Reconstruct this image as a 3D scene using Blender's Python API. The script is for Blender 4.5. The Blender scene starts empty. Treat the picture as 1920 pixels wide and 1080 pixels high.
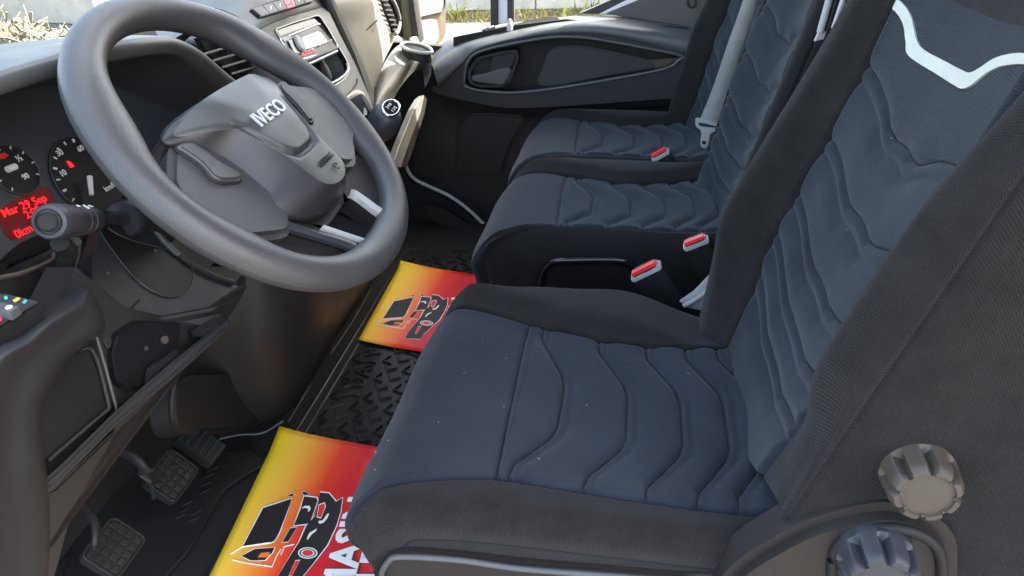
import bpy, bmesh, math, random
import numpy as np
from mathutils import Vector, Matrix
random.seed(7); rng = np.random.default_rng(7)
scene = bpy.context.scene
COL = scene.collection

# ------------------------------------------------------------------ camera
# axes: X across the cab towards the passenger door, Y towards the bonnet, Z up (metres)
FPX = 1371.0
CAM = np.array([0.0, 0.0, 1.12])
def cam_axes(vpx=(1220, -278), roll=2.3):
    X = np.array([vpx[0]-960, vpx[1]-540, FPX], float); X /= np.linalg.norm(X)
    r = math.radians(roll)
    up = np.array([math.sin(r), -math.cos(r), 0.0])
    Z = up - X*np.dot(up, X); Z /= np.linalg.norm(Z)
    return np.array([X, np.cross(Z, X), Z])
M = cam_axes()
cd = bpy.data.cameras.new('camera'); cam = bpy.data.objects.new('camera', cd); COL.objects.link(cam)
cd.sensor_width = 36; cd.lens = FPX/1920*36; cd.clip_start = 0.02; cd.clip_end = 400
right, up_, back = M @ np.array([1, 0, 0]), M @ np.array([0, -1, 0]), M @ np.array([0, 0, -1])
cam.matrix_world = Matrix([[right[i], up_[i], back[i], CAM[i]] for i in range(3)] + [[0, 0, 0, 1]])
scene.camera = cam

# ------------------------------------------------------------------ light
SUN_EL, SUN_DIR = 44, np.array([0.43, -0.90])            # towards the sun: rear right of the cab
w = bpy.data.worlds.new('World'); scene.world = w; w.use_nodes = True
nt = w.node_tree; bg = nt.nodes['Background']; sky = nt.nodes.new('ShaderNodeTexSky')
sky.sky_type = 'NISHITA'; sky.sun_disc = False; sky.sun_elevation = math.radians(SUN_EL)
sky.sun_rotation = math.atan2(SUN_DIR[0], SUN_DIR[1])
sky.air_density = 1.0; sky.dust_density = 5.0; sky.ozone_density = 0.6
tint = nt.nodes.new('ShaderNodeMix'); tint.data_type = 'RGBA'; tint.blend_type = 'MULTIPLY'; tint.inputs[0].default_value = 1; tint.inputs[7].default_value = (1, .925, .83, 1)   # the camera's daylight balance
nt.links.new(sky.outputs[0], tint.inputs[6]); nt.links.new(tint.outputs[2], bg.inputs[0]); bg.inputs[1].default_value = 0.15
sl = bpy.data.lights.new('sun', 'SUN'); sl.energy = 3.2; sl.angle = math.radians(0.5); sl.color = (1, 0.92, 0.78)
so = bpy.data.objects.new('sun', sl); COL.objects.link(so); so.location = (4, -6, 7)
sd = Vector((SUN_DIR[0]*math.cos(math.radians(SUN_EL)), SUN_DIR[1]*math.cos(math.radians(SUN_EL)), math.sin(math.radians(SUN_EL))))
so.rotation_euler = sd.to_track_quat('Z', 'Y').to_euler()
vs = scene.view_settings; vs.view_transform = 'Standard'; vs.look = 'None'; vs.exposure = 3.55; vs.gamma = 1.0
scene.render.engine = 'CYCLES'; scene.cycles.use_denoising = True
scene.cycles.max_bounces = 8; scene.cycles.transparent_max_bounces = 12; scene.cycles.caustics_reflective = False
scene.cycles.sample_clamp_indirect = 6

# ------------------------------------------------------------------ measuring helpers (survey of the photograph)
def ray(px, py): return M @ np.array([(px-960)/FPX, (py-540)/FPX, 1.0])
def PL(px, py, p0, n):
    d = ray(px, py); n = np.asarray(n, float)
    return CAM + d*(np.dot(np.asarray(p0)-CAM, n)/np.dot(d, n))
def onX(px, py, x): return PL(px, py, (x, 0, 0), (1, 0, 0))
def onY(px, py, y): return PL(px, py, (0, y, 0), (0, 1, 0))
def onZ(px, py, z): return PL(px, py, (0, 0, z), (0, 0, 1))
A = np.array
def nrm(v): v = np.asarray(v, float); return v/np.linalg.norm(v)

# ------------------------------------------------------------------ curves
def cr(P, k, closed=False):
    """Catmull-Rom through P, k samples per span."""
    P = np.asarray(P, float); n = len(P); out = []
    spans = n if closed else n-1
    for i in range(spans):
        if closed: p0, p1, p2, p3 = P[(i-1) % n], P[i], P[(i+1) % n], P[(i+2) % n]
        else:
            p1, p2 = P[i], P[i+1]
            p0 = P[i-1] if i > 0 else 2*p1-p2
            p3 = P[i+2] if i+2 < n else 2*p2-p1
        for j in range(k):
            t = j/k
            out.append(0.5*((2*p1)+(-p0+p2)*t+(2*p0-5*p1+4*p2-p3)*t*t+(-p0+3*p1-3*p2+p3)*t**3))
    if not closed: out.append(P[-1])
    return np.array(out)
def resample(P, n, closed=True):
    P = np.asarray(P, float)
    if closed: P = np.vstack([P, P[:1]])
    L = np.r_[0, np.cumsum(np.linalg.norm(np.diff(P, axis=0), axis=1))]
    s = np.linspace(0, L[-1], n, endpoint=not closed)
    return np.stack([np.interp(s, L, P[:, i]) for i in range(P.shape[1])], 1)
def rounded(P, r, k=4):
    """round the corners of a closed polygon of points."""
    P = np.asarray(P, float); n = len(P); out = []
    for i in range(n):
        a, b, c = P[i-1], P[i], P[(i+1) % n]
        la, lc = np.linalg.norm(a-b), np.linalg.norm(c-b)
        q = min(r, la*.45, lc*.45)
        p, s = b+(a-b)/la*q, b+(c-b)/lc*q
        for j in range(k+1):
            t = j/k; out.append((1-t)**2*p+2*t*(1-t)*b+t*t*s)
    return np.array(out)

# ------------------------------------------------------------------ objects
def tag(o, label=None, cat=None, group=None, kind=None):
    if label: o['label'] = label
    if cat: o['category'] = cat
    if group: o['group'] = group
    if kind: o['kind'] = kind
    return o
def root_of(o):
    while o.parent: o = o.parent
    return o
def thing(name, loc, label, cat, group=None):
    o = bpy.data.objects.new(name, None); COL.objects.link(o); o.location = loc; o.empty_display_size = .05
    return tag(o, label, cat, group)
def obj(name, V, Fc, mat, parent=None, smooth=True, ang=40, bev=0):
    V = np.asarray(V, float)
    off = A(root_of(parent).location) if parent else A([0, 0, 0])
    me = bpy.data.meshes.new(name); me.from_pydata([tuple(v) for v in (V-off)], [], [tuple(int(i) for i in f) for f in Fc])
    me.materials.append(mat)
    bm = bmesh.new(); bm.from_mesh(me); bmesh.ops.recalc_face_normals(bm, faces=bm.faces)
    bm.to_mesh(me); bm.free()
    if smooth:
        me.polygons.foreach_set('use_smooth', [True]*len(me.polygons))
        if ang < 180: me.set_sharp_from_angle(angle=math.radians(ang))
    me.update()
    o = bpy.data.objects.new(name, me); COL.objects.link(o)
    if parent: o.parent = parent
    return o
def bm_obj(name, bm, mat, parent=None, ang=40):
    V = [v.co[:] for v in bm.verts]; bm.verts.index_update()
    Fc = [[v.index for v in f.verts] for f in bm.faces]; bm.free()
    return obj(name, V, Fc, mat, parent, True, ang)
def slab(name, P, n, th, mat, parent=None, bev=0.002, seg=2, ang=40):
    """solid plate: outline P (any 3-D points), front face along n, thickness th behind it."""
    P = np.asarray(P, float); n = nrm(n); N = len(P)
    bm = bmesh.new()
    a = [bm.verts.new(p) for p in P]; b = [bm.verts.new(p-n*th) for p in P]
    top = bm.faces.new(a); bm.faces.new(b[::-1])
    for i in range(N): bm.faces.new([a[i], b[i], b[(i+1) % N], a[(i+1) % N]])
    bmesh.ops.recalc_face_normals(bm, faces=bm.faces)
    if bev:
        bmesh.ops.bevel(bm, geom=list(top.edges), offset=bev, segments=seg, affect='EDGES', clamp_overlap=True)
    big = [f for f in bm.faces if len(f.verts) > 4]
    bmesh.ops.triangulate(bm, faces=big)
    return bm_obj(name, bm, mat, parent, ang)
def ring(name, Po, Pi, n, th, mat, parent=None, N=64, floor=None):
    """plate with an opening: outer and inner outlines, walls th deep."""
    Po, Pi, n = resample(Po, N), resample(Pi, N), nrm(n)
    c = Pi.mean(0)
    j = np.argmin(np.linalg.norm(Pi-Po[0], axis=1)); Pi = np.roll(Pi, -j, axis=0)
    V = np.vstack([Po, Pi, Po-n*th, Pi-n*th]); Fc = []
    for i in range(N):
        k = (i+1) % N
        Fc += [(i, k, N+k, N+i), (N+i, N+k, 3*N+k, 3*N+i), (i, 2*N+i, 2*N+k, k), (2*N+i, 3*N+i, 3*N+k, 2*N+k)]
    return obj(name, V, Fc, mat, parent, ang=35)
def grid(name, P, mat, parent=None, ang=180, closed_u=False):
    nu, nv = P.shape[:2]; V = P.reshape(-1, 3); Fc = []
    for i in range(nu if closed_u else nu-1):
        k = (i+1) % nu
        for j in range(nv-1): Fc.append((i*nv+j, k*nv+j, k*nv+j+1, i*nv+j+1))
    return obj(name, V, Fc, mat, parent, True, ang)
def tube(name, path, r, mat, parent=None, seg=12, closed=False, ab=(1, 1), upv=(0, 0, 1), cap=True, ang=60):
    P = np.asarray(path, float); n = len(P); r = np.broadcast_to(np.asarray(r, float), (n,))
    T = np.gradient(P, axis=0) if not closed else (np.roll(P, -1, 0)-np.roll(P, 1, 0))
    T /= np.linalg.norm(T, axis=1)[:, None]+1e-12
    V = []; up0 = nrm(upv); f = None
    for i in range(n):
        s = up0-T[i]*np.dot(up0, T[i])
        if np.linalg.norm(s) < 1e-3: s = A([1., 0, 0])-T[i]*T[i][0]
        s = nrm(s); q = np.cross(T[i], s)
        for k in range(seg):
            a = 2*math.pi*k/seg
            V.append(P[i]+r[i]*(ab[0]*math.cos(a)*q+ab[1]*math.sin(a)*s))
    Fc = []
    for i in range(n if closed else n-1):
        k2 = (i+1) % n
        for k in range(seg):
            m = (k+1) % seg; Fc.append((i*seg+k, i*seg+m, k2*seg+m, k2*seg+k))
    if cap and not closed: Fc += [tuple(range(seg))[::-1], tuple(range((n-1)*seg, n*seg))]
    return obj(name, V, Fc, mat, parent, True, ang)
def lathe(name, prof, c, ax, mat, parent=None, seg=40, mod=None, ang=45):
    """prof: list of (radius, height along ax). mod(theta, h_index) -> radius factor"""
    ax = nrm(ax); e = A([1., 0, 0]) if abs(ax[0]) < .9 else A([0, 1., 0])
    u = nrm(np.cross(ax, e)); v = np.cross(ax, u); c = np.asarray(c, float); V = []; n = len(prof)
    for i, (r, h) in enumerate(prof):
        for k in range(seg):
            t = 2*math.pi*k/seg; q = r*(mod(t, i) if mod else 1)
            V.append(c+ax*h+q*(math.cos(t)*u+math.sin(t)*v))
    Fc = [(i*seg+k, i*seg+(k+1) % seg, (i+1)*seg+(k+1) % seg, (i+1)*seg+k) for i in range(n-1) for k in range(seg)]
    Fc += [tuple(range(seg))[::-1], tuple(range((n-1)*seg, n*seg))]
    return obj(name, V, Fc, mat, parent, True, ang)
def box(name, c, ex, ey, ez, mat, parent=None, bev=.003, seg=2):
    """box about c with half-axis vectors ex, ey, ez"""
    c, ex, ey, ez = (np.asarray(q, float) for q in (c, ex, ey, ez))
    bm = bmesh.new(); vs_ = {}
    for i in (-1, 1):
        for j in (-1, 1):
            for k in (-1, 1): vs_[i, j, k] = bm.verts.new(c+i*ex+j*ey+k*ez)
    for f in [((-1,-1,-1),(-1,1,-1),(-1,1,1),(-1,-1,1)), ((1,-1,-1),(1,-1,1),(1,1,1),(1,1,-1)), ((-1,-1,-1),(-1,-1,1),(1,-1,1),(1,-1,-1)),
              ((-1,1,-1),(1,1,-1),(1,1,1),(-1,1,1)), ((-1,-1,-1),(1,-1,-1),(1,1,-1),(-1,1,-1)), ((-1,-1,1),(-1,1,1),(1,1,1),(1,-1,1))]:
        bm.faces.new([vs_[q] for q in f])
    bmesh.ops.recalc_face_normals(bm, faces=bm.faces)
    if bev: bmesh.ops.bevel(bm, geom=list(bm.edges), offset=bev, segments=seg, affect='EDGES', clamp_overlap=True)
    return bm_obj(name, bm, mat, parent)
def text(name, s, o, ex, ey, size, mat, parent=None, depth=.0008, bold=0, align='CENTER', shear=0):
    """lettering: o = anchor, ex = reading direction, ey = letter up"""
    cu = bpy.data.curves.new(name, 'FONT'); cu.body = s; cu.size = 1; cu.align_x = align; cu.align_y = 'CENTER'
    cu.extrude = 0; cu.offset = bold; cu.shear = shear; cu.resolution_u = 3
    ob = bpy.data.objects.new('tmp', cu); COL.objects.link(ob)
    me = bpy.data.meshes.new_from_object(ob.evaluated_get(bpy.context.evaluated_depsgraph_get()))
    V = A([v.co[:] for v in me.vertices]); Fc = [list(p.vertices) for p in me.polygons]
    bpy.data.objects.remove(ob); bpy.data.curves.remove(cu); bpy.data.meshes.remove(me)
    ex, ey = nrm(ex), nrm(ey); n = nrm(np.cross(ex, ey)); o = np.asarray(o, float)
    W = o+size*(V[:, :1]*ex+V[:, 1:2]*ey)+n*depth
    bm = bmesh.new(); vv = [bm.verts.new(p) for p in W]
    for f in Fc:
        try: bm.faces.new([vv[i] for i in f])
        except ValueError: pass
    bmesh.ops.remove_doubles(bm, verts=bm.verts, dist=size*1e-4)
    r = bmesh.ops.extrude_face_region(bm, geom=list(bm.faces))
    bmesh.ops.translate(bm, verts=[q for q in r['geom'] if isinstance(q, bmesh.types.BMVert)], vec=Vector(-n*depth*1.5))
    return bm_obj(name, bm, mat, parent, 30)

# ------------------------------------------------------------------ materials
def mat(name, col, rough=.5, metal=0., bumps=(), var=0., vscale=8., sheen=0., spec=.5, emit=None, specks=0., coat=0.):
    m = bpy.data.materials.new(name); m.use_nodes = True; t = m.node_tree; N, L = t.nodes, t.links
    p = N['Principled BSDF']; p.inputs['Roughness'].default_value = rough; p.inputs['Metallic'].default_value = metal
    p.inputs['Specular IOR Level'].default_value = spec; p.inputs['Coat Weight'].default_value = coat
    c4 = (*col, 1); p.inputs['Base Color'].default_value = c4
    tc = N.new('ShaderNodeTexCoord')
    if sheen:
        p.inputs['Sheen Weight'].default_value = sheen; p.inputs['Sheen Roughness'].default_value = .45
    last = None
    if var or specks:
        nz = N.new('ShaderNodeTexNoise'); nz.inputs['Scale'].default_value = vscale; nz.inputs['Detail'].default_value = 6; nz.inputs['Roughness'].default_value = .65
        L.new(tc.outputs['Object'], nz.inputs['Vector'])
        mp = N.new('ShaderNodeMapRange'); mp.inputs[1].default_value = .3; mp.inputs[2].default_value = .7
        mp.inputs[3].default_value = 1-var; mp.inputs[4].default_value = 1+var; L.new(nz.outputs['Fac'], mp.inputs[0])
        mx = N.new('ShaderNodeMix'); mx.data_type = 'RGBA'; mx.blend_type = 'MULTIPLY'; mx.inputs[0].default_value = 1
        mx.inputs[6].default_value = c4; L.new(mp.outputs[0], mx.inputs[7]); last = mx.outputs[2]
        if specks:
            vo = N.new('ShaderNodeTexVoronoi'); vo.inputs['Scale'].default_value = 55; L.new(tc.outputs['Object'], vo.inputs['Vector'])
            lt = N.new('ShaderNodeMath'); lt.operation = 'LESS_THAN'; lt.inputs[1].default_value = .045; L.new(vo.outputs['Distance'], lt.inputs[0])
            sep = N.new('ShaderNodeSeparateColor'); L.new(vo.outputs['Color'], sep.inputs[0])
            g2 = N.new('ShaderNodeMath'); g2.operation = 'LESS_THAN'; g2.inputs[1].default_value = specks; L.new(sep.outputs[0], g2.inputs[0])
            mu = N.new('ShaderNodeMath'); mu.operation = 'MULTIPLY'; L.new(lt.outputs[0], mu.inputs[0]); L.new(g2.outputs[0], mu.inputs[1])
            m2 = N.new('ShaderNodeMix'); m2.data_type = 'RGBA'; L.new(mu.outputs[0], m2.inputs[0]); L.new(last, m2.inputs[6]); m2.inputs[7].default_value = (.42, .42, .42, 1)
            last = m2.outputs[2]
        L.new(last, p.inputs['Base Color'])
    if var and rough < .7:
        n2 = N.new('ShaderNodeTexNoise'); n2.inputs['Scale'].default_value = 7; n2.inputs['Detail'].default_value = 5; L.new(tc.outputs['Object'], n2.inputs['Vector'])
        m3 = N.new('ShaderNodeMapRange'); m3.inputs[1].default_value = .35; m3.inputs[2].default_value = .68; m3.inputs[3].default_value = max(.05, rough-.10); m3.inputs[4].default_value = rough+.12
        L.new(n2.outputs['Fac'], m3.inputs[0]); L.new(m3.outputs[0], p.inputs['Roughness'])
    nin = None
    for b in bumps:
        kind, sc, st, dist = b[:4]
        if kind == 'noise':
            tx = N.new('ShaderNodeTexNoise'); tx.inputs['Scale'].default_value = sc; tx.inputs['Detail'].default_value = 3; out = tx.outputs['Fac']
        elif kind == 'voro':
            tx = N.new('ShaderNodeTexVoronoi'); tx.inputs['Scale'].default_value = sc; out = tx.outputs['Distance']
        else:
            tx = N.new('ShaderNodeTexWave'); tx.inputs['Scale'].default_value = sc; tx.inputs['Distortion'].default_value = b[5] if len(b) > 5 else .3
            tx.inputs['Detail'].default_value = 1; out = tx.outputs['Fac']
        mapn = N.new('ShaderNodeMapping'); L.new(tc.outputs['Object'], mapn.inputs[0]); L.new(mapn.outputs[0], tx.inputs['Vector'])
        if len(b) > 4: mapn.inputs['Rotation'].default_value = b[4]
        bp = N.new('ShaderNodeBump'); bp.inputs['Strength'].default_value = st; bp.inputs['Distance'].default_value = dist
        L.new(out, bp.inputs['Height'])
        if nin: L.new(nin, bp.inputs['Normal'])
        nin = bp.outputs[0]
    if nin: L.new(nin, p.inputs['Normal'])
    if emit:
        p.inputs['Emission Color'].default_value = (*emit[0], 1); p.inputs['Emission Strength'].default_value = emit[1]
    return m
R45 = (0, math.radians(35), math.radians(45)); R46 = (math.radians(50), 0, math.radians(-40))
MT = dict(
    velour=mat('blue grey velour', (.0265, .0298, .0405), .92, bumps=[('noise', 1400, .35, .002), ('noise', 220, .22, .003)], var=.22, vscale=9, sheen=.14, spec=.06, specks=.03),
    velour2=mat('dark blue velour', (.023, .0285, .0365), .92, bumps=[('noise', 1200, .25, .002)], var=.10, vscale=12, sheen=.14, spec=.06),
    ribbed=mat('ribbed blue grey cloth', (.026, .029, .039), .9, bumps=[('wave', 120, .5, .0015, (0, math.radians(90), 0), .5), ('noise', 1400, .2, .002)], var=.12, vscale=20, sheen=.14, spec=.06, specks=.012),
    twill=mat('charcoal twill', (.0205, .0188, .0180), .9, bumps=[('wave', 150, .5, .0014, R45, 1.2), ('wave', 150, .4, .0014, R46, 1.2), ('noise', 1500, .3, .002)], var=.22, vscale=24, sheen=.10, spec=.06, specks=.008),
    twill2=mat('soft charcoal cloth', (.0185, .0182, .0182), .92, bumps=[('noise', 1500, .3, .002)], var=.14, vscale=18, sheen=.10, spec=.06),
    dash=mat('grained dark plastic', (.0285, .0292, .0315), .5, bumps=[('voro', 700, .18, .0012)], var=.10, vscale=10, spec=.28),
    dashgrey=mat('grey grained plastic', (.140, .145, .134), .5, bumps=[('voro', 800, .15, .0012)], var=.07, vscale=8),
    dashtop=mat('dark slate plastic', (.075, .080, .084), .46, bumps=[('voro', 900, .15, .001)], var=.06),
    black=mat('matte black plastic', (.012, .012, .013), .55, bumps=[('noise', 600, .1, .001)], var=.1, spec=.28),
    gloss=mat('gloss black plastic', (.010, .010, .011), .14),
    under=mat('dull black moulding', (.0185, .0178, .0178), .6, bumps=[('noise', 300, .12, .002)], var=.15, spec=.28),
    rim=mat('moulded grey rubber', (.058, .058, .060), .45, bumps=[('voro', 600, .20, .0014), ('noise', 60, .05, .004)], var=.08, vscale=14),
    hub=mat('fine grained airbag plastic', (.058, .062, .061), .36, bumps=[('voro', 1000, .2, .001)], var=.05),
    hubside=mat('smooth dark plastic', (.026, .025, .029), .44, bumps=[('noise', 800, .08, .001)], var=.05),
    silver=mat('satin silver trim', (.52, .53, .55), .35, metal=.25),
    chrome=mat('chrome', (.75, .75, .77), .12, metal=1),
    knob=mat('warm grey plastic', (.066, .053, .041), .5, bumps=[('noise', 700, .1, .001)], var=.06),
    knobdark=mat('slate grey plastic', (.036, .038, .045), .45, bumps=[('noise', 700, .1, .001)], var=.06),
    trimside=mat('brown grey plastic', (.027, .0235, .0215), .5, bumps=[('voro', 800, .12, .001)], var=.08, spec=.28),
    white=mat('white print', (.80, .80, .78), .6),
    recess=mat('slate cluster moulding', (.046, .050, .058), .5, bumps=[('noise', 500, .1, .001)], var=.06),
    seamline=mat('dark navy thread', (.006, .0065, .010), .9),  # near black; draws the groove lines and the hem seam
    piping=mat('pale cream vinyl', (.56, .57, .50), .55, bumps=[('noise', 900, .25, .001)], var=.06, vscale=40),
    red=mat('red plastic', (.72, .03, .03), .35),
    redlamp=mat('red lit segments', (.3, .0, .0), .5, emit=((1, .02, .03), .13)),
    redglow=mat('dim red screen', (.06, .01, .01), .3, emit=((1, .02, .02), .006)),
    webbing=mat('grey belt webbing', (.33, .335, .325), .75, bumps=[('wave', 220, .3, .001, (0, 0, 0), .2)], var=.1, vscale=40, sheen=.2),
    beltgrey=mat('light grey plastic', (.40, .41, .41), .45),
    rubber=mat('black rubber mat', (.018, .018, .018), .36, bumps=[('noise', 500, .12, .001)], var=.15, spec=.28),
    carpet=mat('black floor lining', (.012, .012, .0125), .75, bumps=[('noise', 300, .3, .003)], var=.2, spec=.28),
    ink=mat('black print', (.012, .011, .012), .5),
    maroon=mat('dark red print', (.16, .01, .015), .5), printred=mat('red print', (.65, .035, .03), .45), printorange=mat('orange print', (.78, .20, .03), .45),
    lcd=mat('pale display', (.62, .66, .60), .3), teal=mat('teal print', (.06, .42, .36), .5), yellow=mat('yellow print', (.65, .52, .08), .5),
    spk=mat('dark speaker cloth', (.045, .044, .046), .85, bumps=[('noise', 700, .2, .001)], var=.06),
    greyhead=mat('grey door trim', (.105, .096, .09), .8, bumps=[('noise', 400, .1, .002)], var=.05),
    liner=mat('light roof lining', (.45, .44, .42), .9, bumps=[('noise', 300, .2, .002)]),
    gravel=mat('grey gravel', (.083, .080, .076), .95, bumps=[('voro', 9, .8, .05), ('noise', 40, .5, .02)], var=.35, vscale=6),
    concrete=mat('weathered concrete', (.46, .42, .35), .9, bumps=[('noise', 12, .4, .02)], var=.2, vscale=2.5),
    straw=mat('sun bleached timber', (.16, .14, .105), .8, bumps=[('noise', 30, .4, .01)], var=.3, vscale=3),
    weed=mat('dry yellow weeds', (.22, .185, .03), .9, var=.4, vscale=9),
    weedg=mat('green weeds', (.15, .165, .03), .9, var=.4, vscale=9),
    bodywhite=mat('white body paint', (.74, .76, .80), .3, coat=.4),
    blue=mat('deep blue paint', (.03, .03, .30), .4), olive=mat('olive pillar trim', (.16, .145, .075), .7, bumps=[('noise', 400, .1, .002)]),
    pillar=mat('dark pillar trim', (.035, .032, .036), .6), mirrorglass=mat('mirror glass', (.62, .63, .63), .03, metal=1),
)
def paper_mat():
    m = bpy.data.materials.new('yellow to red printed paper'); m.use_nodes = True; t = m.node_tree; N, L = t.nodes, t.links
    p = N['Principled BSDF']; p.inputs['Roughness'].default_value = .38
    tc = N.new('ShaderNodeTexCoord'); sp = N.new('ShaderNodeSeparateXYZ'); L.new(tc.outputs['Object'], sp.inputs[0])
    # object space: y runs from the yellow edge (0) to the red edge (-0.30)
    mr = N.new('ShaderNodeMapRange'); mr.inputs[1].default_value = 0.0; mr.inputs[2].default_value = -0.22; L.new(sp.outputs['Y'], mr.inputs[0])
    r = N.new('ShaderNodeValToRGB'); e = r.color_ramp.elements
    e[0].position = .03; e[0].color = (.80, .60, .02, 1); e[1].position = .95; e[1].color = (.62, .012, .02, 1)
    for q, c in ((.28, (.82, .50, .06, 1)), (.52, (.80, .24, .04, 1)), (.72, (.72, .045, .02, 1))):
        x = e.new(q); x.color = c
    nz = N.new('ShaderNodeTexNoise'); nz.inputs['Scale'].default_value = 14; nz.inputs['Detail'].default_value = 4; nz.inputs['Distortion'].default_value = 1.2; L.new(tc.outputs['Object'], nz.inputs['Vector'])
    bp = N.new('ShaderNodeBump'); bp.inputs['Strength'].default_value = .35; bp.inputs['Distance'].default_value = .006; L.new(nz.outputs['Fac'], bp.inputs['Height']); L.new(bp.outputs[0], p.inputs['Normal'])
    L.new(mr.outputs[0], r.inputs[0]); L.new(r.outputs[0], p.inputs['Base Color'])
    return m
MT['paper'] = paper_mat()
def glass_mat(name, tint=(1, 1, 1), refl=.08):
    m = bpy.data.materials.new(name); m.use_nodes = True; t = m.node_tree; N, L = t.nodes, t.links
    N.remove(N['Principled BSDF']); o = N['Material Output']
    tr = N.new('ShaderNodeBsdfTransparent'); tr.inputs[0].default_value = (*tint, 1)
    gl = N.new('ShaderNodeBsdfGlossy'); gl.inputs['Roughness'].default_value = .02
    lw = N.new('ShaderNodeLayerWeight'); lw.inputs['Blend'].default_value = .5
    pw = N.new('ShaderNodeMath'); pw.operation = 'POWER'; L.new(lw.outputs['Facing'], pw.inputs[0]); pw.inputs[1].default_value = 4
    fr = N.new('ShaderNodeMath'); fr.operation = 'MULTIPLY_ADD'; L.new(pw.outputs[0], fr.inputs[0]); fr.inputs[1].default_value = .5; fr.inputs[2].default_value = refl*.5
    mx = N.new('ShaderNodeMixShader'); L.new(fr.outputs[0], mx.inputs[0]); L.new(tr.outputs[0], mx.inputs[1]); L.new(gl.outputs[0], mx.inputs[2]); L.new(mx.outputs[0], o.inputs[0])
    return m
MT['glass'] = glass_mat('window glass', (.95, .97, .96))

# ------------------------------------------------------------------ shell of the cab and the ground outside
def flat(name, P, mt, parent=None, kind='structure'):
    o = obj(name, P, [tuple(range(len(P)))], mt, parent, False)
    if kind: o['kind'] = kind
    return o
FZ = 0.07
flo = slab('cab_floor', A([[.40, -.9, FZ-.004], [2.32, -.9, FZ-.004], [2.32, 1.02, FZ-.004], [.40, 1.02, FZ-.004]]), (0, 0, 1), .05, MT['carpet'], bev=0); flo['kind'] = 'structure'
fw = slab('firewall', A([[.40, 1.0, FZ], [2.32, 1.0, FZ], [2.32, 1.0, .80], [.40, 1.0, .80]]), (0, -1, 0), .03, MT['under'], bev=0); fw['kind'] = 'structure'
rw = slab('rear_wall', A([[.40, -.72, .02], [2.32, -.72, .02], [2.32, -.72, 1.72], [.40, -.72, 1.72]]), (0, 1, 0), .03, MT['greyhead'], bev=0); rw['kind'] = 'structure'
rf = slab('roof', A([[.40, -.75, 1.72], [.40, .42, 1.72], [2.36, .42, 1.72], [2.36, -.75, 1.72]]), (0, 0, -1), .05, MT['liner'], bev=0); rf['kind'] = 'structure'
sp0 = slab('kick_wall', A([[2.31, .60, FZ], [2.31, 1.02, FZ], [2.31, 1.02, .66], [2.31, .60, .62]]), (-1, 0, 0), .03, MT['under'], bev=0); sp0['kind'] = 'structure'
GZ = -.9
g = flat('ground', A([[-150, -150, GZ], [150, -150, GZ], [150, 150, GZ], [-150, 150, GZ]]), MT['gravel'])

# ------------------------------------------------------------------ seats
def seg_dist(P, lines):
    D = np.full(len(P), 9.0)
    for L in lines:
        L = np.asarray(L, float)
        for a, b in zip(L[:-1], L[1:]):
            ab = b-a; t = np.clip(((P-a)@ab)/(ab@ab+1e-12), 0, 1)
            D = np.minimum(D, np.linalg.norm(P-a-t[:, None]*ab, axis=1))
    return D
def dense(C, ku, kv):
    """C[rows v, cols u, 3] -> smooth grid [u, v, 3]"""
    G = np.stack([cr(C[i], ku) for i in range(C.shape[0])], 0)         # v, U, 3
    return np.stack([cr(G[:, j], kv) for j in range(G.shape[1])], 0)   # U, V, 3
def normals(P, flip):
    du = np.gradient(P, axis=0); dv = np.gradient(P, axis=1); n = np.cross(du, dv); n /= np.linalg.norm(n, axis=2)[..., None]+1e-12
    return -n if flip else n

def groove_lines(root, P, n, q, lines, r=.0009):
    """sunken dark lines lying in the grooves of a surface"""
    pf, nf = P.reshape(-1, 3), n.reshape(-1, 3)
    for L in lines:
        pts = []
        for p in np.asarray(L, float):
            d = ((q-p)**2).sum(1); k = np.argpartition(d, 5)[:5]; w_ = 1/(d[k]+1e-8); w_ /= w_.sum()
            pts.append((pf[k]*w_[:, None]).sum(0)+(nf[k]*w_[:, None]).sum(0)*.0002)
        pts = A(pts); pts[1:-1] = (pts[:-2]+2*pts[1:-1]+pts[2:])/4
        tube('seam', pts, r, MT['seamline'], root, 6)

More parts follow.
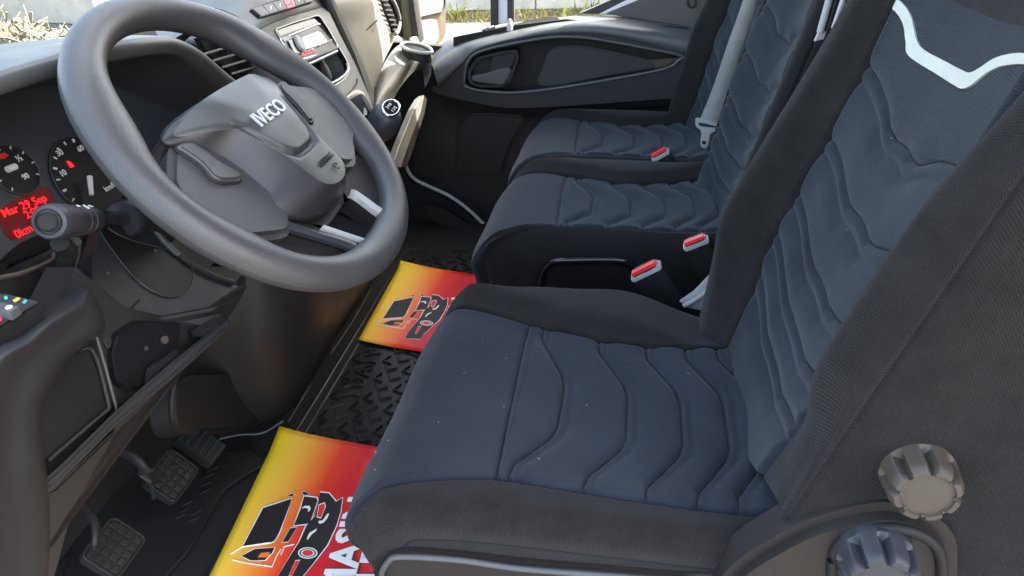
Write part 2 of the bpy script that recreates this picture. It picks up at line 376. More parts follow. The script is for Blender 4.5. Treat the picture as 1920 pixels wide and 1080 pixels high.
def cushion(root, xs, zs, seam_n, seam_f, yr, yf, rows, mats, ku, kv, groove_y, y_cross, nose=1.0, bottom=None, drop=0., hem=None):
    """one seat base. xs/zs: nine offsets across; seam_n / seam_f: x of the two seams as functions of y"""
    C = []; jf0 = [q[0] for q in zs].index('sf')
    path = [(yr, 0), (yr+.12, -.004), (yr+.24, 0), (yr+.34, .003), (yr+.42, .004), (yf-.075, -.004), (yf-.035, -.024), (yf-.008, -.058), (yf, -.086)]+([(yf-.008, -.12)] if bottom else [(yf-.012, -.104), (yf-.04, -.112)])
    path += [(yf-.02, -.15-bottom)] if bottom else []
    for k, (y, dz) in enumerate(path):
        sn, sf = seam_n(y), seam_f(y)
        shr = max(0, (y-(yf-.07))/.07)**2*.022 if k > 4 else 0             # rounded front corners
        row = []
        for j, (kind, dx, z) in enumerate(zs):
            x = {'n': xs[0], 'sn': sn, 'sf': sf, 'f': xs[1]}[kind]+dx if kind != 'c' else sn+(sf-sn)*dx
            if j < 4: x += shr*(1-j/4)
            if j > len(zs)-5: x -= shr*(1-(len(zs)-1-j)/4)
            zz = z+dz*(1.0 if 3 <= j <= len(zs)-4 else (.85 if j in (2, len(zs)-3) else .3))
            if k >= 8 and (j <= 2 or j >= len(zs)-3): zz = min(zz, z+dz*(.55 if bottom else .25))
            if drop and j > jf0: zz -= drop*min(1, max(0, (-.01-y)/.17))*(1 if j < len(zs)-2 else .3); x -= drop*.8*min(1, max(0, (-.01-y)/.17))
            e = min(j, len(zs)-1-j); t_ = min(1, max(0, (y-(yf-.17))/.17)); row.append((x, y-(.105, .092, .072, .048, .026, .010, 0, 0)[e]*t_*t_*(3-2*t_), zz))
        C.append(row)
    C = A(C); P = dense(C, ku, kv)
    n = normals(P, True)
    if n[:, :, 2].mean() < 0: n = -n
    jn = [q[0] for q in zs].index('sn'); jf = [q[0] for q in zs].index('sf')
    U0, U1 = jn*ku, jf*ku
    flatP = P.reshape(-1, 3)[:, :2]
    gl = []
    for gy in groove_y:
        for off in (0, .014):
            L = []
            for a, d in ((-.03, .001), (.09, -.003), (.29, -.044), (.36, -.050), (.64, -.050), (.71, -.044), (.91, -.003), (1.03, .001)):
                yy = gy-.0+d*(1.0)-off*(1 if .2 < a < .8 else .75)
                L.append((seam_n(yy)+(seam_f(yy)-seam_n(yy))*a, yy))
            gl.append(L)
    d1 = seg_dist(flatP, gl[0::2]); d2 = seg_dist(flatP, gl[1::2])
    cross = seg_dist(flatP, [[(seam_n(y_cross)+(seam_f(y_cross)-seam_n(y_cross))*a, y_cross+.012*math.sin(a*2)) for a in np.linspace(0, 1, 9)]])
    sl_ = seg_dist(P.reshape(-1, 3), [P[U0], P[U1]])
    ui = np.repeat(np.arange(P.shape[0]), P.shape[1]); inside = (ui >= U0) & (ui <= U1)
    yy = P.reshape(-1, 3)[:, 1]
    pan = inside & (yy < y_cross-.004) & (P.reshape(-1, 3)[:, 2] > .30)
    h = np.zeros(len(flatP))
    # padded bands between stitched double lines
    h += np.where(pan, .0045*(1-np.exp(-(np.minimum(d1, d2)/.011)**2)), 0)
    h -= np.where(pan, .0062*np.exp(-(d1/.0028)**2)+.0022*np.exp(-(d2/.0026)**2), 0)
    h -= np.where(inside, .0085*np.exp(-(cross/.0030)**2), 0)
    h += np.where(inside & (yy >= y_cross), .004*(1-np.exp(-(cross/.03)**2)), 0)
    h -= .0085*np.exp(-(sl_/.0036)**2)
    P = P+n*h.reshape(P.shape[:2])[..., None]
    if hem: tube('seam', P[hem*ku, ::3]+n[hem*ku, ::3]*.0004, .0013, MT['seamline'], root, 6)
    groove_lines(root, P, n, P.reshape(-1, 3)[:, :2], [resample(cr(resample(A(g), 40, False), 2), 60, False)[3:-3] for g in gl[0::2]]+[resample(A([(seam_n(y_cross)+(seam_f(y_cross)-seam_n(y_cross))*a, y_cross+.012*math.sin(a*2)) for a in np.linspace(.01, .99, 9)]), 46, False)])
    vc = int(np.argmin(np.abs(P[(U0+U1)//2, :, 1]-y_cross) + (np.arange(P.shape[1]) > P.shape[1]*.75)*9))
    grid('cushion_bolster', P[:U0+1], mats[1], root)
    grid('cushion_panel', P[U0:U1+1, :vc+1], mats[0], root)
    grid('thigh_panel', P[U0:U1+1, vc:], mats[0], root)
    grid('cushion_bolster', P[U1:], mats[1], root)
    return P

def backrest(root, O, lean, cols, S, mats, ku, kv, chev, ribbed_above=None, stripe=None, side_mat=None, top_s=None, seams=True):
    """seat back in the frame (x, s along the back, w out of it). cols(s) -> list of (x, w); indices of seams fixed"""
    l = math.radians(lean); b = A([0, -math.sin(l), math.cos(l)]); n0 = A([0, math.cos(l), math.sin(l)]); O = A(O)
    lo_s = getattr(cols, 'low', None) or [S[0]]*40
    C = A([[A([x, 0, 0])+O+b*(lo_s[j]+(s-S[0])*(S[-1]-lo_s[j])/(S[-1]-S[0]))+n0*w for j, (x, w) in enumerate(cols(s))] for s in S])
    P = dense(C, ku, kv); sh = P.shape[:2]
    n = normals(P, False)
    if (n[sh[0]//2] @ n0).mean() < 0: n = -n
    jn, jf, js = cols.seams
    U0, U1, US = jn*ku, jf*ku, js*ku
    fl = P.reshape(-1, 3); q = np.stack([fl[:, 0], (fl-O)@b], 1)
    up, lo = [], []
    for c in chev:
        c = A(c); up.append(c); lo.append(c+A([0, -.020]))
    d1 = seg_dist(q, up); d2 = seg_dist(q, lo); ss = seg_dist(fl, [P[U0], P[U1]]); sd_ = seg_dist(fl, [P[US]])
    ui = np.repeat(np.arange(sh[0]), sh[1]); inside = (ui > U0) & (ui < U1)
    h = np.where(inside, .0055*(1-np.exp(-(np.minimum(d1, d2)/.014)**2))-.0060*np.exp(-(d1/.0032)**2)-.0022*np.exp(-(d2/.0030)**2), 0)
    h -= .009*np.exp(-(ss/.004)**2)+.0036*np.exp(-(sd_/.0026)**2)
    P = P+n*h.reshape(sh)[..., None]
    ins2 = lambda c: c[(c[:, 0] > cols(.2)[jn][0]+.012) & (c[:, 0] < cols(.2)[jf][0]-.012)]
    groove_lines(root, P, n, q, [resample(cr(ins2(c), 4), 50, False) for c in up])
    s_mid = ((P[(U0+U1)//2]-O)@b)
    vt = int(np.argmin(np.abs(s_mid-top_s))) if top_s else sh[1]-1
    grid('side_panel', P[:US+1, :], mats[2], root)
    grid('backrest_bolster', P[US:U0+1, :], mats[1], root)
    if ribbed_above is not None:
        # the plain upper panel starts at the highest chevron: split the faces there
        sub = P[U0:U1+1, :vt+1]; nu, nv = sub.shape[:2]; qq = np.stack([sub[..., 0], (sub-O)@b], -1)
        lim = np.interp(qq[..., 0], chev[0][:, 0], chev[0][:, 1])
        above = qq[..., 1] > lim
        V = sub.reshape(-1, 3)
        for nm, mt, want in (('backrest_panel', mats[0], False), ('upper_panel', ribbed_above, True)):
            Fc = [(i*nv+j, (i+1)*nv+j, (i+1)*nv+j+1, i*nv+j+1) for i in range(nu-1) for j in range(nv-1) if above[i, j] == want]
            used = sorted({k for f in Fc for k in f}); mp = {k: i for i, k in enumerate(used)}
            obj(nm, V[used], [[mp[k] for k in f] for f in Fc], mt, root, True, 180)
    else:
        grid('backrest_panel', P[U0:U1+1, :vt+1], mats[0], root)
    if vt < sh[1]-1: grid('headrest_band', P[U0:U1+1, vt:], mats[1], root)
    grid('backrest_bolster', P[U1:, :], mats[1], root)
    if stripe is not None:
        # flat band sewn onto the panel: follow the surface
        up_, lo_ = cr(stripe[0], 8), cr(stripe[1], 8)
        V = []; nodes = q.reshape(sh[0], sh[1], 2)[U0:U1+1]; base = P[U0:U1+1]; nn = n[U0:U1+1]
        K = 4
        for a, c in zip(resample(up_, 60, False), resample(lo_, 60, False)):
            for t in np.linspace(0, 1, K):
                p = a+(c-a)*t
                k = np.argmin(((nodes-p)**2).sum(-1)); i, j = divmod(int(k), sh[1])
                d = p-nodes[i, j]
                V.append(base[i, j]+A([d[0], 0, 0])+b*d[1]+nn[i, j]*.0022)
        V = A(V).reshape(60, K, 3)
        W = V.copy(); W[:, 0] -= n0*.004; W[:, -1] -= n0*.004
        V2 = np.concatenate([W[:, :1], V, W[:, -1:]], 1)
        grid('trim_stripe', V2, MT['piping'], root, 50)
    return P

def interp(ys, xs): return lambda y: float(np.interp(y, ys, xs))

drv = thing('driver_seat', (.86, .05, FZ), 'large blue and charcoal cloth driver seat in the foreground, with round adjuster knobs', 'seat')
sn = interp([-.25, -.18, -.05, .05, .15, .20, .29, .36], [.640, .645, .645, .653, .659, .660, .646, .625])
sf = interp([-.25, -.18, -.116, -.015, .072, .175, .268, .33, .37], [1.02, 1.012, .998, .989, 1.0, 1.032, 1.076, 1.09, 1.09])
zs_d = [('n', .020, .345), ('n', .010, .372), ('n', .004, .394), ('n', .0, .422), ('n', .020, .444), ('sn', 0, .443), ('c', .18, .434), ('c', .5, .424), ('c', .82, .428), ('sf', 0, .433), ('sf', .045, .458), ('f', -.030, .452), ('f', -.003, .420), ('f', 0, .38), ('f', -.01, .34)]
cushion(drv, (.594, 1.152), zs_d, sn, sf, -.235, .372, None, (MT['velour'], MT['twill']), 18, 34, [.148, .052, -.024, -.086, -.134], .162, drop=.045, hem=2)

class Cols:
    def __init__(s, fn, seams): s.fn, s.seams = fn, seams
    def __call__(s, t): return s.fn(t)
def drv_cols(s):
    bn = float(np.interp(s, [-.12, 0, .1, .2, .31, .40, .46, .6], [.01, .018, .045, .046, .042, .028, .014, .01]))
    bf = float(np.interp(s, [-.12, 0, .1, .2, .31, .40, .47, .6], [.03, .050, .066, .062, .050, .040, .034, .03]))
    xf = float(np.interp(s, [-.1, 0, .11, .213, .30, .40, .48, .6], [1.0, 1.015, 1.062, 1.052, 1.042, 1.042, 1.05, 1.05]))
    xn = float(np.interp(s, [-.1, 0, .11, .30, .6], [.69, .682, .665, .668, .660]))
    xo = float(np.interp(s, [-.1, 0, .1, .6], [1.12, 1.135, 1.145, 1.150]))
    return [(.60, -.30), (.588, -.22), (.580, -.12), (.576, -.04), (.582, .006), (.600, bn*.8), (.626, bn), (xn, 0), (xn+.10, -.013), ((xn+xf)/2, -.018), (xf-.10, -.013),
            (xf, 0), (xf+.045, bf), (xo-.015, bf*.9), (xo+.004, bf*.2), (xo, -.09), (xo-.01, -.2)]
def mir(pts, c=.852): return A(sorted([(x, y) for x, y in pts]+[(2*c-x, y) for x, y in pts]))
CH = [mir([(1.06, .402), (1.03, .392), (1.0, .386), (.945, .372), (.908, .353), (.885, .349), (.865, .352)]),
      mir([(1.06, .292), (1.03, .288), (.972, .276), (.925, .258), (.90, .251), (.868, .254)]),
      mir([(1.06, .200), (1.03, .190), (.984, .179), (.930, .160), (.90, .155), (.868, .157)]),
      mir([(1.06, .128), (1.02, .114), (.963, .099), (.92, .086), (.868, .084)]),
      mir([(1.06, .066), (1.02, .054), (.963, .038), (.92, .024), (.868, .022)])]
def back_xs(px, py):
    l = math.radians(17.3); b = A([0, -math.sin(l), math.cos(l)]); q = PL(px, py, (0, -.180, .4845), (0, math.cos(l), math.sin(l)))
    return (q[0], float((q-A([0, -.173, .487]))@b))
ST_U = A([back_xs(*p) for p in [(1685, -8), (1703, 8), (1714, 30), (1718, 58), (1721, 78), (1732, 94), (1770, 115), (1808, 134), (1822, 136), (1838, 130), (1868, 113), (1895, 107), (1925, 105), (1965, 110)]])
ST_L = A([back_xs(*p) for p in [(1668, 0), (1682, 14), (1695, 30), (1702, 52), (1703, 80), (1706, 106), (1755, 140), (1796, 164), (1810, 167), (1826, 161), (1856, 140), (1885, 129), (1925, 127), (1965, 131)]])
OB, LEAN = (0, -.173, .487), 17.3
dcols = Cols(drv_cols, (7, 11, 4)); dcols.low = [.030, -.005, -.012, -.004, .006, .010, .004, -.03, -.08]+[-.10]*12
backrest(drv, OB, LEAN, dcols, [-.10, -.03, .03, .1, .18, .26, .34, .42, .5, .58, .66], (MT['velour'], MT['twill'], MT['twill']), 20, 34, CH, MT['ribbed'], (ST_U, ST_L), top_s=.502)

# base frame, side valance, knobs
NS = (-1, 0, 0)
slab('seat_valance', A([onX(px, py, .592) for px, py in rounded([(718, 1052), (745, 1036), (800, 1040), (975, 1062), (1275, 1084), (1400, 1080), (1500, 1170), (1100, 1290), (740, 1250), (712, 1090)], 14)]), NS, .12, MT['trimside'], drv, .006, 3)
tube('valance_highlight', cr([onX(px, py, .588) for px, py in [(714, 1110), (716, 1075), (728, 1054), (750, 1044), (860, 1050), (975, 1066), (1150, 1080), (1290, 1092)]], 6), .0042, MT['dashtop'], drv, 8)  # lighter bead that paints the highlight along the upper edge
slab('seat_frame', A([[.612, -.22, .37], [1.12, -.22, .37], [1.13, .335, .36], [.622, .335, .36]]), (0, 0, 1), .12, MT['black'], drv, .02)
slab('seat_pedestal', A([[.68, -.22, .24], [1.08, -.22, .24], [1.08, .22, .24], [.68, .22, .24]]), (0, 0, 1), .175, MT['under'], drv, .01)
cover = [(1345, 1115), (1385, 1068), (1440, 1032), (1500, 1000), (1560, 978), (1640, 960), (1700, 963), (1760, 985), (1795, 1020), (1803, 1060), (1790, 1130), (1700, 1190), (1500, 1190), (1350, 1180)]
slab('recliner_cover', A([onX(px, py, .560) for px, py in cr(A(cover, float), 3, True)]), NS, .05, MT['trimside'], drv, .012, 4)
tube('cover_lip', cr([onX(px, py, .558) for px, py in [(1565, 1130), (1560, 1060), (1575, 1020), (1620, 995), (1680, 990), (1740, 1010), (1765, 1050), (1765, 1120)]], 5), .006, MT['under'], drv, 8)
def adj_knob(c, ax, R, m, name):
    fl = lambda t, i: 1-(.25 if 2 <= i <= 5 else 0)*max(0, math.cos(8*t))**2.2
    k = lathe(name, [(R*1.04, -.012), (R*1.04, 0), (R*1.0, .003), (R*.98, .024), (R*.93, .030), (R*.86, .033), (R*.72, .0335), (R*.70, .031), (R*.66, .031), (.002, .0325)], c, ax, m, drv, 112, fl, 35)
    return k
kx = nrm((-1, .05, .10))
adj_knob(onX(1721, 888, .572), kx, .0335, MT['knob'], 'lumbar_knob')
lathe('knob_seat', [(.038, -.02), (.038, .002), (.036, .004), (.002, .004)], onX(1722, 892, .580), kx, MT['black'], drv, 40)
adj_knob(onX(1643, 1050, .545), kx, .036, MT['knobdark'], 'recline_knob')

# passenger bench -------------------------------------------------------------
ben = thing('passenger_bench', (1.8, .05, FZ), 'dark blue two place passenger bench seat between driver seat and far door', 'seat')
VV = (MT['velour2'], MT['twill2'])
sn1 = interp([-.2, .2, .30, .36], [1.412, 1.398, 1.372, 1.362]); sf1 = interp([-.2, -.08, .02, .16, .26, .33], [1.745, 1.693, 1.672, 1.705, 1.740, 1.735])
zs_1 = [('n', .004, .24), ('n', 0, .33), ('n', -.001, .39), ('n', .004, .425), ('n', .016, .440), ('sn', 0, .440), ('c', .18, .434), ('c', .5, .428), ('c', .82, .428), ('sf', 0, .430), ('sf', .040, .452), ('f', -.020, .450), ('f', -.004, .430), ('f', 0, .39), ('f', 0, .34)]
cushion(ben, (1.376, 1.800), zs_1, sn1, sf1, -.215, .355, None, VV, 12, 20, [.150, .062, -.012, -.078, -.13], .165, bottom=.08)
sn2 = interp([-.2, .2, .30, .36], [1.838, 1.838, 1.828, 1.820]); sf2 = interp([-.2, -.156, .03, .18, .295, .35], [2.18, 2.165, 2.115, 2.160, 2.200, 2.20])
zs_2 = [('n', .002, .34), ('n', 0, .38), ('n', .002, .41), ('n', .008, .430), ('n', .020, .440), ('sn', 0, .440), ('c', .18, .434), ('c', .5, .428), ('c', .82, .428), ('sf', 0, .430), ('sf', .030, .448), ('f', -.020, .446), ('f', -.004, .43), ('f', 0, .39), ('f', 0, .34)]
cushion(ben, (1.802, 2.235), zs_2, sn2, sf2, -.215, .350, None, VV, 12, 20, [.150, .062, -.012, -.078, -.13], .165, bottom=.08)
def ben_cols(x0, x1, wf, fc):
    def fn(s):
        k = float(np.interp(s, [-.1, .05, .2, .35, .66], [.75, .85, 1, .9, .6] if fc < .05 else [1, 1.05, 1.1, .9, .6])); xn, xf = x0+.06, x1-wf
        return [(x0+.02, -.17), (x0+.004, -.09), (x0, -.035), (x0+.008, -.012), (x0+.022, .004), (x0+.042, .008), (xn, 0), (xn+.07, -.006), ((xn+xf)/2, 0), (xf-.06, .024*k), (xf, .048*k),
                (xf+wf*.35, fc*k), (x1-wf*.25, fc*.9*k), (x1-.002, fc*.35), (x1, -.05), (x1-.012, -.15)]
    return Cols(fn, (6, 10, 3))
for x0, x1, wf, fc in ((1.40, 1.752, .045, .036), (1.865, 2.235, .10, .10)):
    c = (x0+.06+x1-wf)/2; k = (x1-wf-x0-.06)/.40
    ch = [A([(c+(x-.852)*k, s-.03) for x, s in L]) for L in CH]
    backrest(ben, (0, -.195, .47), 15, ben_cols(x0, x1, wf, fc), [-.10, -.03, .05, .12, .2, .3, .4, .5, .6, .68], (MT['velour2'], MT['twill2'], MT['twill2']), 9, 14, ch)
slab('bench_box', A([[1.392, -.20, .345], [2.22, -.20, .345], [2.22, .325, .345], [1.392, .325, .345]]), (0, 0, 1), .27, MT['under'], ben, .008)
tube('lift_handle', cr([onX(px, py, 1.366) for px, py in [(1013, 545), (1016, 515), (1035, 492), (1080, 488), (1140, 487), (1172, 490), (1192, 506), (1200, 530)]], 6), .0085, MT['gloss'], ben, 12)
slab('handle_recess', A([onX(px, py, 1.373) for px, py in rounded([(1020, 560), (1025, 505), (1045, 495), (1165, 494), (1185, 508), (1200, 560)], 9)]), NS, .004, MT['black'], ben, .001)

def buckle(top_a, top_b, x, drop, lean, label, wid=.010):
    """belt buckle: red press button across the top of a black housing; ends a and b in the photograph, on plane x"""
    a, b = onX(*top_a, x), onX(*top_b, x); m_ = (a+b)/2; e = nrm(b-a); L = np.linalg.norm(b-a)/2
    dn = nrm(A([lean[0], lean[1], -1.0])); dn = nrm(dn-e*np.dot(dn, e)); sd_ = np.cross(e, dn)
    t = thing('belt_buckle', m_+dn*drop, label, 'buckle', 'seat belt buckles')
    box('housing', m_+dn*(drop/2+.004), e*L*1.12, dn*drop/2, sd_*wid*1.25, MT['black'], t, .004)
    box('button_surround', m_+dn*.002, e*L*1.13, dn*.006, sd_*wid*1.3, MT['beltgrey'], t, .003)
    box('press_button', m_-dn*.004, e*L*.98, dn*.006, sd_*wid*1.0, MT['red'], t, .003)
    box('tongue_slot', m_-dn*.0045+sd_*wid*1.02, e*L*.62, dn*.006, sd_*wid*.16, MT['black'], t, .0005)
    return t
buckle((1187, 519), (1235, 495), 1.235, .12, (0, -.25), 'largest red seat belt buckle, beside the driver seat cushion')
buckle((1284, 462), (1325, 446), 1.352, .16, (0, -.30), 'red seat belt buckle against the near side of the passenger bench')
buckle((1224, 297), (1252, 281), 1.80, .05, (0, -.1), 'small red seat belt buckle between the two bench cushions')

# hanging belt with its tongue, and the grey strap cover by the driver seat
bt = thing('seat_belt', onY(1330, 235, .0), 'grey seat belt hanging in front of the passenger backrests with its tongue', 'seat belt')
def belt_pt(px, py, x): return onX(px, py, x)
LB = [(1406, -60), (1393, 0), (1365, 80), (1338, 160), (1312, 226)]; RB = [(1434, -60), (1420, 0), (1395, 80), (1370, 160), (1348, 231)]
xb = [1.80, 1.805, 1.81, 1.82, 1.825]
G = np.stack([cr([belt_pt(*p, x) for p, x in zip(LB, xb)], 8), cr([belt_pt(*p, x+.006) for p, x in zip(RB, xb)], 8)], 1)
G3 = np.stack([G[:, 0]*(1-t)+G[:, 1]*t+A([-.004*math.sin(t*math.pi), 0, 0]) for t in np.linspace(0, 1, 7)], 1)
bk_ = G3+A([.002, -.0015, 0]); Gc = np.concatenate([G3, bk_[:, ::-1]], 1)
grid('webbing', Gc, MT['webbing'], bt, 50)
def xq(pts, x): return A([onX(px, py, x) for px, py in pts])
ring('belt_guide', xq(rounded([(1304, 221), (1318, 222), (1341, 231), (1353, 231), (1350, 246), (1340, 248), (1312, 243), (1304, 237)], 4), 1.82), xq(rounded([(1310, 229), (1320, 231), (1340, 236), (1346, 236), (1345, 240), (1337, 240), (1316, 238), (1310, 235)], 2), 1.82), (-1, 0, .2), .008, MT['beltgrey'], bt)
slab('belt_tongue', xq(rounded([(1313, 243), (1338, 247), (1331, 252), (1328, 272), (1324, 278), (1315, 277), (1313, 271), (1315, 251)], 2), 1.818), (-1, 0, .2), .003, MT['beltgrey'], bt, .0008)
slab('tongue_slot', xq(rounded([(1317, 264), (1324, 265), (1323, 271), (1316, 270)], 1), 1.816), (-1, 0, .2), .003, MT['black'], bt, 0)
sp_ = thing('belt_strap', onX(1320, 580, 1.17), 'light grey belt stalk cover tucked between driver seat and bench', 'belt strap')
slab('strap', xq([(1274, 566), (1300, 548), (1335, 512), (1345, 500), (1352, 530), (1362, 560), (1352, 578), (1340, 588), (1318, 583), (1290, 578)], 1.18), (-1, .1, .3), .012, MT['beltgrey'], sp_, .003)
tube('strap_fold', cr(xq([(1282, 574), (1310, 558), (1348, 528)], 1.172), 5), .0045, MT['webbing'], sp_, 8)

# ------------------------------------------------------------------ dashboard
def yq(pts, y): return A([onY(px, py, y) for px, py in pts])
da = thing('dashboard', (1.3, .8, .3), 'wide dark grey dashboard with instrument hood, centre stack and glovebox across the cab', 'dashboard')
# instrument hood: arch seen from the driver's place, a rounded lip and an inner wall running forward
arch = A([(.475, .70), (.482, .80), (.505, .885), (.56, .935), (.66, .950), (.783, .9485), (.873, .943), (.986, .928), (1.035, .914), (1.086, .885), (1.143, .837), (1.217, .776), (1.262, .72), (1.285, .66)])
ar = cr(arch, 8); cen = A([.86, .70])
def arch_at(y, shrink, up=0):
    T = np.gradient(ar, axis=0); T /= np.linalg.norm(T, axis=1)[:, None]; nI = np.stack([T[:, 1], -T[:, 0]], 1)
    p = ar+nI*shrink
    return np.stack([p[:, 0], np.full(len(p), y), p[:, 1]+up], 1)
hood = np.stack([arch_at(1.08, -.012, -.05), arch_at(.90, -.006, -.012), arch_at(.76, -.001), arch_at(.695, 0), arch_at(.683, .003), arch_at(.679, .009), arch_at(.680, .018), arch_at(.686, .0245), arch_at(.70, .027)], 1)
HC = np.stack([cr(hood[i], 5) for i in range(len(hood))], 0)
grid('hood', HC, MT['dashtop'], da, 50)
inner = np.stack([arch_at(.70, .027), arch_at(.72, .030), arch_at(.78, .044), arch_at(.84, .062)], 1)
grid('hood_lining', np.stack([cr(inner[i], 4) for i in range(len(inner))], 0), MT['recess'], da, 60)
# top of the dash running to the windscreen
top = []
for x in np.linspace(.42, 2.28, 32):
    b_ = max(0, 1-abs(x-.87)/.42); c_ = -.5*math.exp(-((x-1.40)/.30)**2)
    if abs(x-.87) < .40: top.append(cr(A([(x, .93, .872), (x, .95, .874), (x, .97, .873), (x, 1.0, .868), (x, 1.10, .845)]), 5)); continue
    top.append(cr(A([(x, .735, .80+.03*c_-(x-1.5)*.04*(x > 1.5)), (x, .775, .845+.035*c_-(x-1.5)*.06*(x > 1.5)), (x, .86, .872+.03*c_-(x-1.5)*.06*(x > 1.5)), (x, .98, .870), (x, 1.10, .845)]), 5))
grid('dash_top', A(top), MT['dashtop'], da, 60)
slab('defrost_vent', A([[.62, .985, .8755], [1.20, .985, .8755], [1.20, 1.015, .872], [.62, 1.015, .872]]), (0, 0, 1), .004, MT['black'], da, .001)

# centre stack
SN = nrm((-.02, -.90, .42)); S0 = (1.40, .655, .80)
def sq(pts, w=0.): return A([PL(px, py, A(S0)+SN*w, SN) for px, py in pts])
face_o = rounded([(476, 61), (505, 46), (545, 31), (612, 12), (636, 62), (665, 118), (688, 170), (703, 212), (690, 260), (620, 262), (585, 220), (520, 120)], 6)
hole = rounded([(514, 54), (558, 38), (599, 26), (618, 55), (634, 84), (652, 113), (657, 130), (650, 146), (636, 157), (612, 168), (590, 172), (572, 150)], 7)
ring('stack_face', sq(face_o), sq(hole, 0), SN, .05, MT['dashgrey'], da, 160)
rim_i = [(p[0]*.965+585*.035, p[1]*.965+100*.035) for p in hole]
ring('stack_bezel', sq(hole, .002), sq(rim_i, .002), SN, .012, MT['gloss'], da, 160)
slab('stack_recess', sq(hole, -.06), SN, .01, MT['black'], da, 0)
for k, (p0, p1) in enumerate((((566, 117), (634, 89)), ((569, 125), (632, 96)))):
    tube('stack_bar', sq([p0, p1], .002), .0032, MT['silver'] if k else MT['dashgrey'], da, 8)
tube('cubby_trim', cr(sq([(614, 160), (634, 150), (648, 139), (653, 129), (651, 119)], .004), 5), .003, MT['silver'], da, 8)
slab('coin', sq([(604, 148), (609, 144), (608, 152), (601, 152)], -.045), SN, .002, MT['chrome'], da, 0)
tube('stack_seam', cr(sq([(626, 196), (642, 184), (657, 172), (668, 158), (670, 148)], .001), 5), .0016, MT['black'], da, 6)
# upper roll of the stack with its row of buttons
row = []
for px0, py0, px1, py1 in ((476, 61, 612, 12),):
    for t in np.linspace(-.32, 1.02, 16):
        ks = .30+.70*min(1, max(0, (t-.02)*1.8))
        p = PL(px0+(px1-px0)*t, py0+(py1-py0)*t-6*math.sin(math.pi*min(1, max(0, t))), S0, SN)
        row.append(cr(A([p+A([0, .012, -.02]), p+A([0, .001, .002]), p+A([-.004, .018, .040*ks]), p+A([-.006, .048, .072*ks]), p+A([-.006, .10, .092*ks-.03*(1-ks)]), p+A([-.006, .19, .085*ks-.10*(1-ks)])]), 6))
grid('stack_top', A(row), MT['dashgrey'], da, 60)
BN = nrm((-.02, -.80, .60)); B0 = onY(530, 25, .672)
def bq(pts, w=0.): return A([PL(px, py, A(B0)+BN*w, BN) for px, py in pts])
strip = rounded([(470, 16), (500, 5), (545, -9), (588, -20), (589, 2), (540, 17), (492, 32), (486, 30)], 3)
slab('switch_bezel', bq(strip, .0085), BN, .006, MT['under'], da, .001)
def quad(a, b, c, d, i, n):
    t0, t1 = (i+.015)/n, (i+.985)/n; L = lambda p, q, t: (p[0]+(q[0]-p[0])*t, p[1]+(q[1]-p[1])*t)
    return [L(a, b, t0), L(a, b, t1), L(d, c, t1), L(d, c, t0)]
for i in range(6):
    q = quad((472.5, 15.5), (588, -18.5), (587.5, 1.5), (490.5, 30.5), i, 6)
    bt_ = slab('switch_button', bq(q, .0105), BN, .010, MT['red'] if i == 3 else MT['dashgrey'], da, .001)
    c = A(q).mean(0)
    if i in (1, 2, 4): slab('button_mark', bq([(c[0]-1.2, c[1]-4), (c[0]+1.2, c[1]-5), (c[0]+1.2, c[1]+3), (c[0]-1.2, c[1]+4)], .0112), BN, .001, MT['white'], bt_, 0)
    if i == 3: tube('button_mark', bq([(c[0], c[1]-5), (c[0]+5, c[1]+2), (c[0]-5, c[1]+4)], .0115), .0007, MT['white'], bt_, 6, True)
# air vent between hood and stack
vq = [(372, 70), (398, 74), (428, 86), (470, 112), (530, 160), (560, 190), (540, 205), (500, 190), (440, 140), (390, 100)]
slab('vent_well', A([onY(px, py, .715) for px, py in vq]), (0, -1, .2), .01, MT['black'], da, 0)
for i in range(8):
    x0, y0 = 398+i*17.5, 103+i*12.2
    tube('vent_slat', yq([(x0-16, y0-1), (x0+8, y0-8), (x0+34, y0-16)], .70), .0016, MT['dashgrey'], da, 8, ab=(.6, 1.2), upv=(0, .4, 1))
slab('vent_tab', yq([(470, 134), (484, 133), (478, 142), (474, 140)], .69), (0, -1, .2), .004, MT['knob'], da, .001)
tube('vent_frame', cr(yq([(404, 22), (420, 26), (445, 38), (466, 56), (476, 66)], .675), 4), .006, MT['under'], da, 8)

# strip, groove and glovebox to the right of the stack
slab('stack_groove', yq([(603, -12), (613, -12), (642, 50), (668, 105), (690, 165), (698, 205), (688, 205), (676, 165), (645, 95)], .675), (0, -1, .3), .03, MT['black'], da, .002)
slab('stack_edge', yq([(613, -12), (623, -12), (652, 50), (680, 112), (702, 175), (704, 212), (696, 212), (688, 170), (668, 112), (640, 50)], .668), (0, -1, .3), .03, MT['dashgrey'], da, .004, 3)
def gsurf(rows, k, y): return np.stack([cr(A([onY(px, py, yy) for px, py, yy in r]), k) for r in rows], 0)
GL = gsurf([[(614, -40, .80), (660, -44, .80), (700, -50, .80), (735, -56, .80)], [(624, -5, .70), (660, -8, .71), (700, -14, .725), (728, -20, .74)], [(650, 55, .695), (680, 45, .705), (715, 33, .72), (738, 22, .735)], [(680, 118, .69), (695, 105, .70), (722, 85, .715), (742, 66, .73)], [(701, 180, .70), (703, 172, .705), (709, 150, .71), (716, 125, .72)], [(705, 220, .74), (706, 215, .74), (710, 195, .74), (718, 160, .75)]], 8, 0)
GLs = np.stack([cr(GL[:, j], 8) for j in range(GL.shape[1])], 1)
grid('glovebox_lid', GLs, MT['dashgrey'], da, 180)
slab('lid_pull', yq([(675, 66), (708, 37), (709, 39), (676, 68)], .7045), (0, -1, .3), .006, MT['under'], da, 0)
slab('lid_latch', yq(rounded([(690, 60), (699, 54), (702, 60), (693, 67)], 1), .708), (0, -1, .3), .006, MT['dashtop'], da, .001)
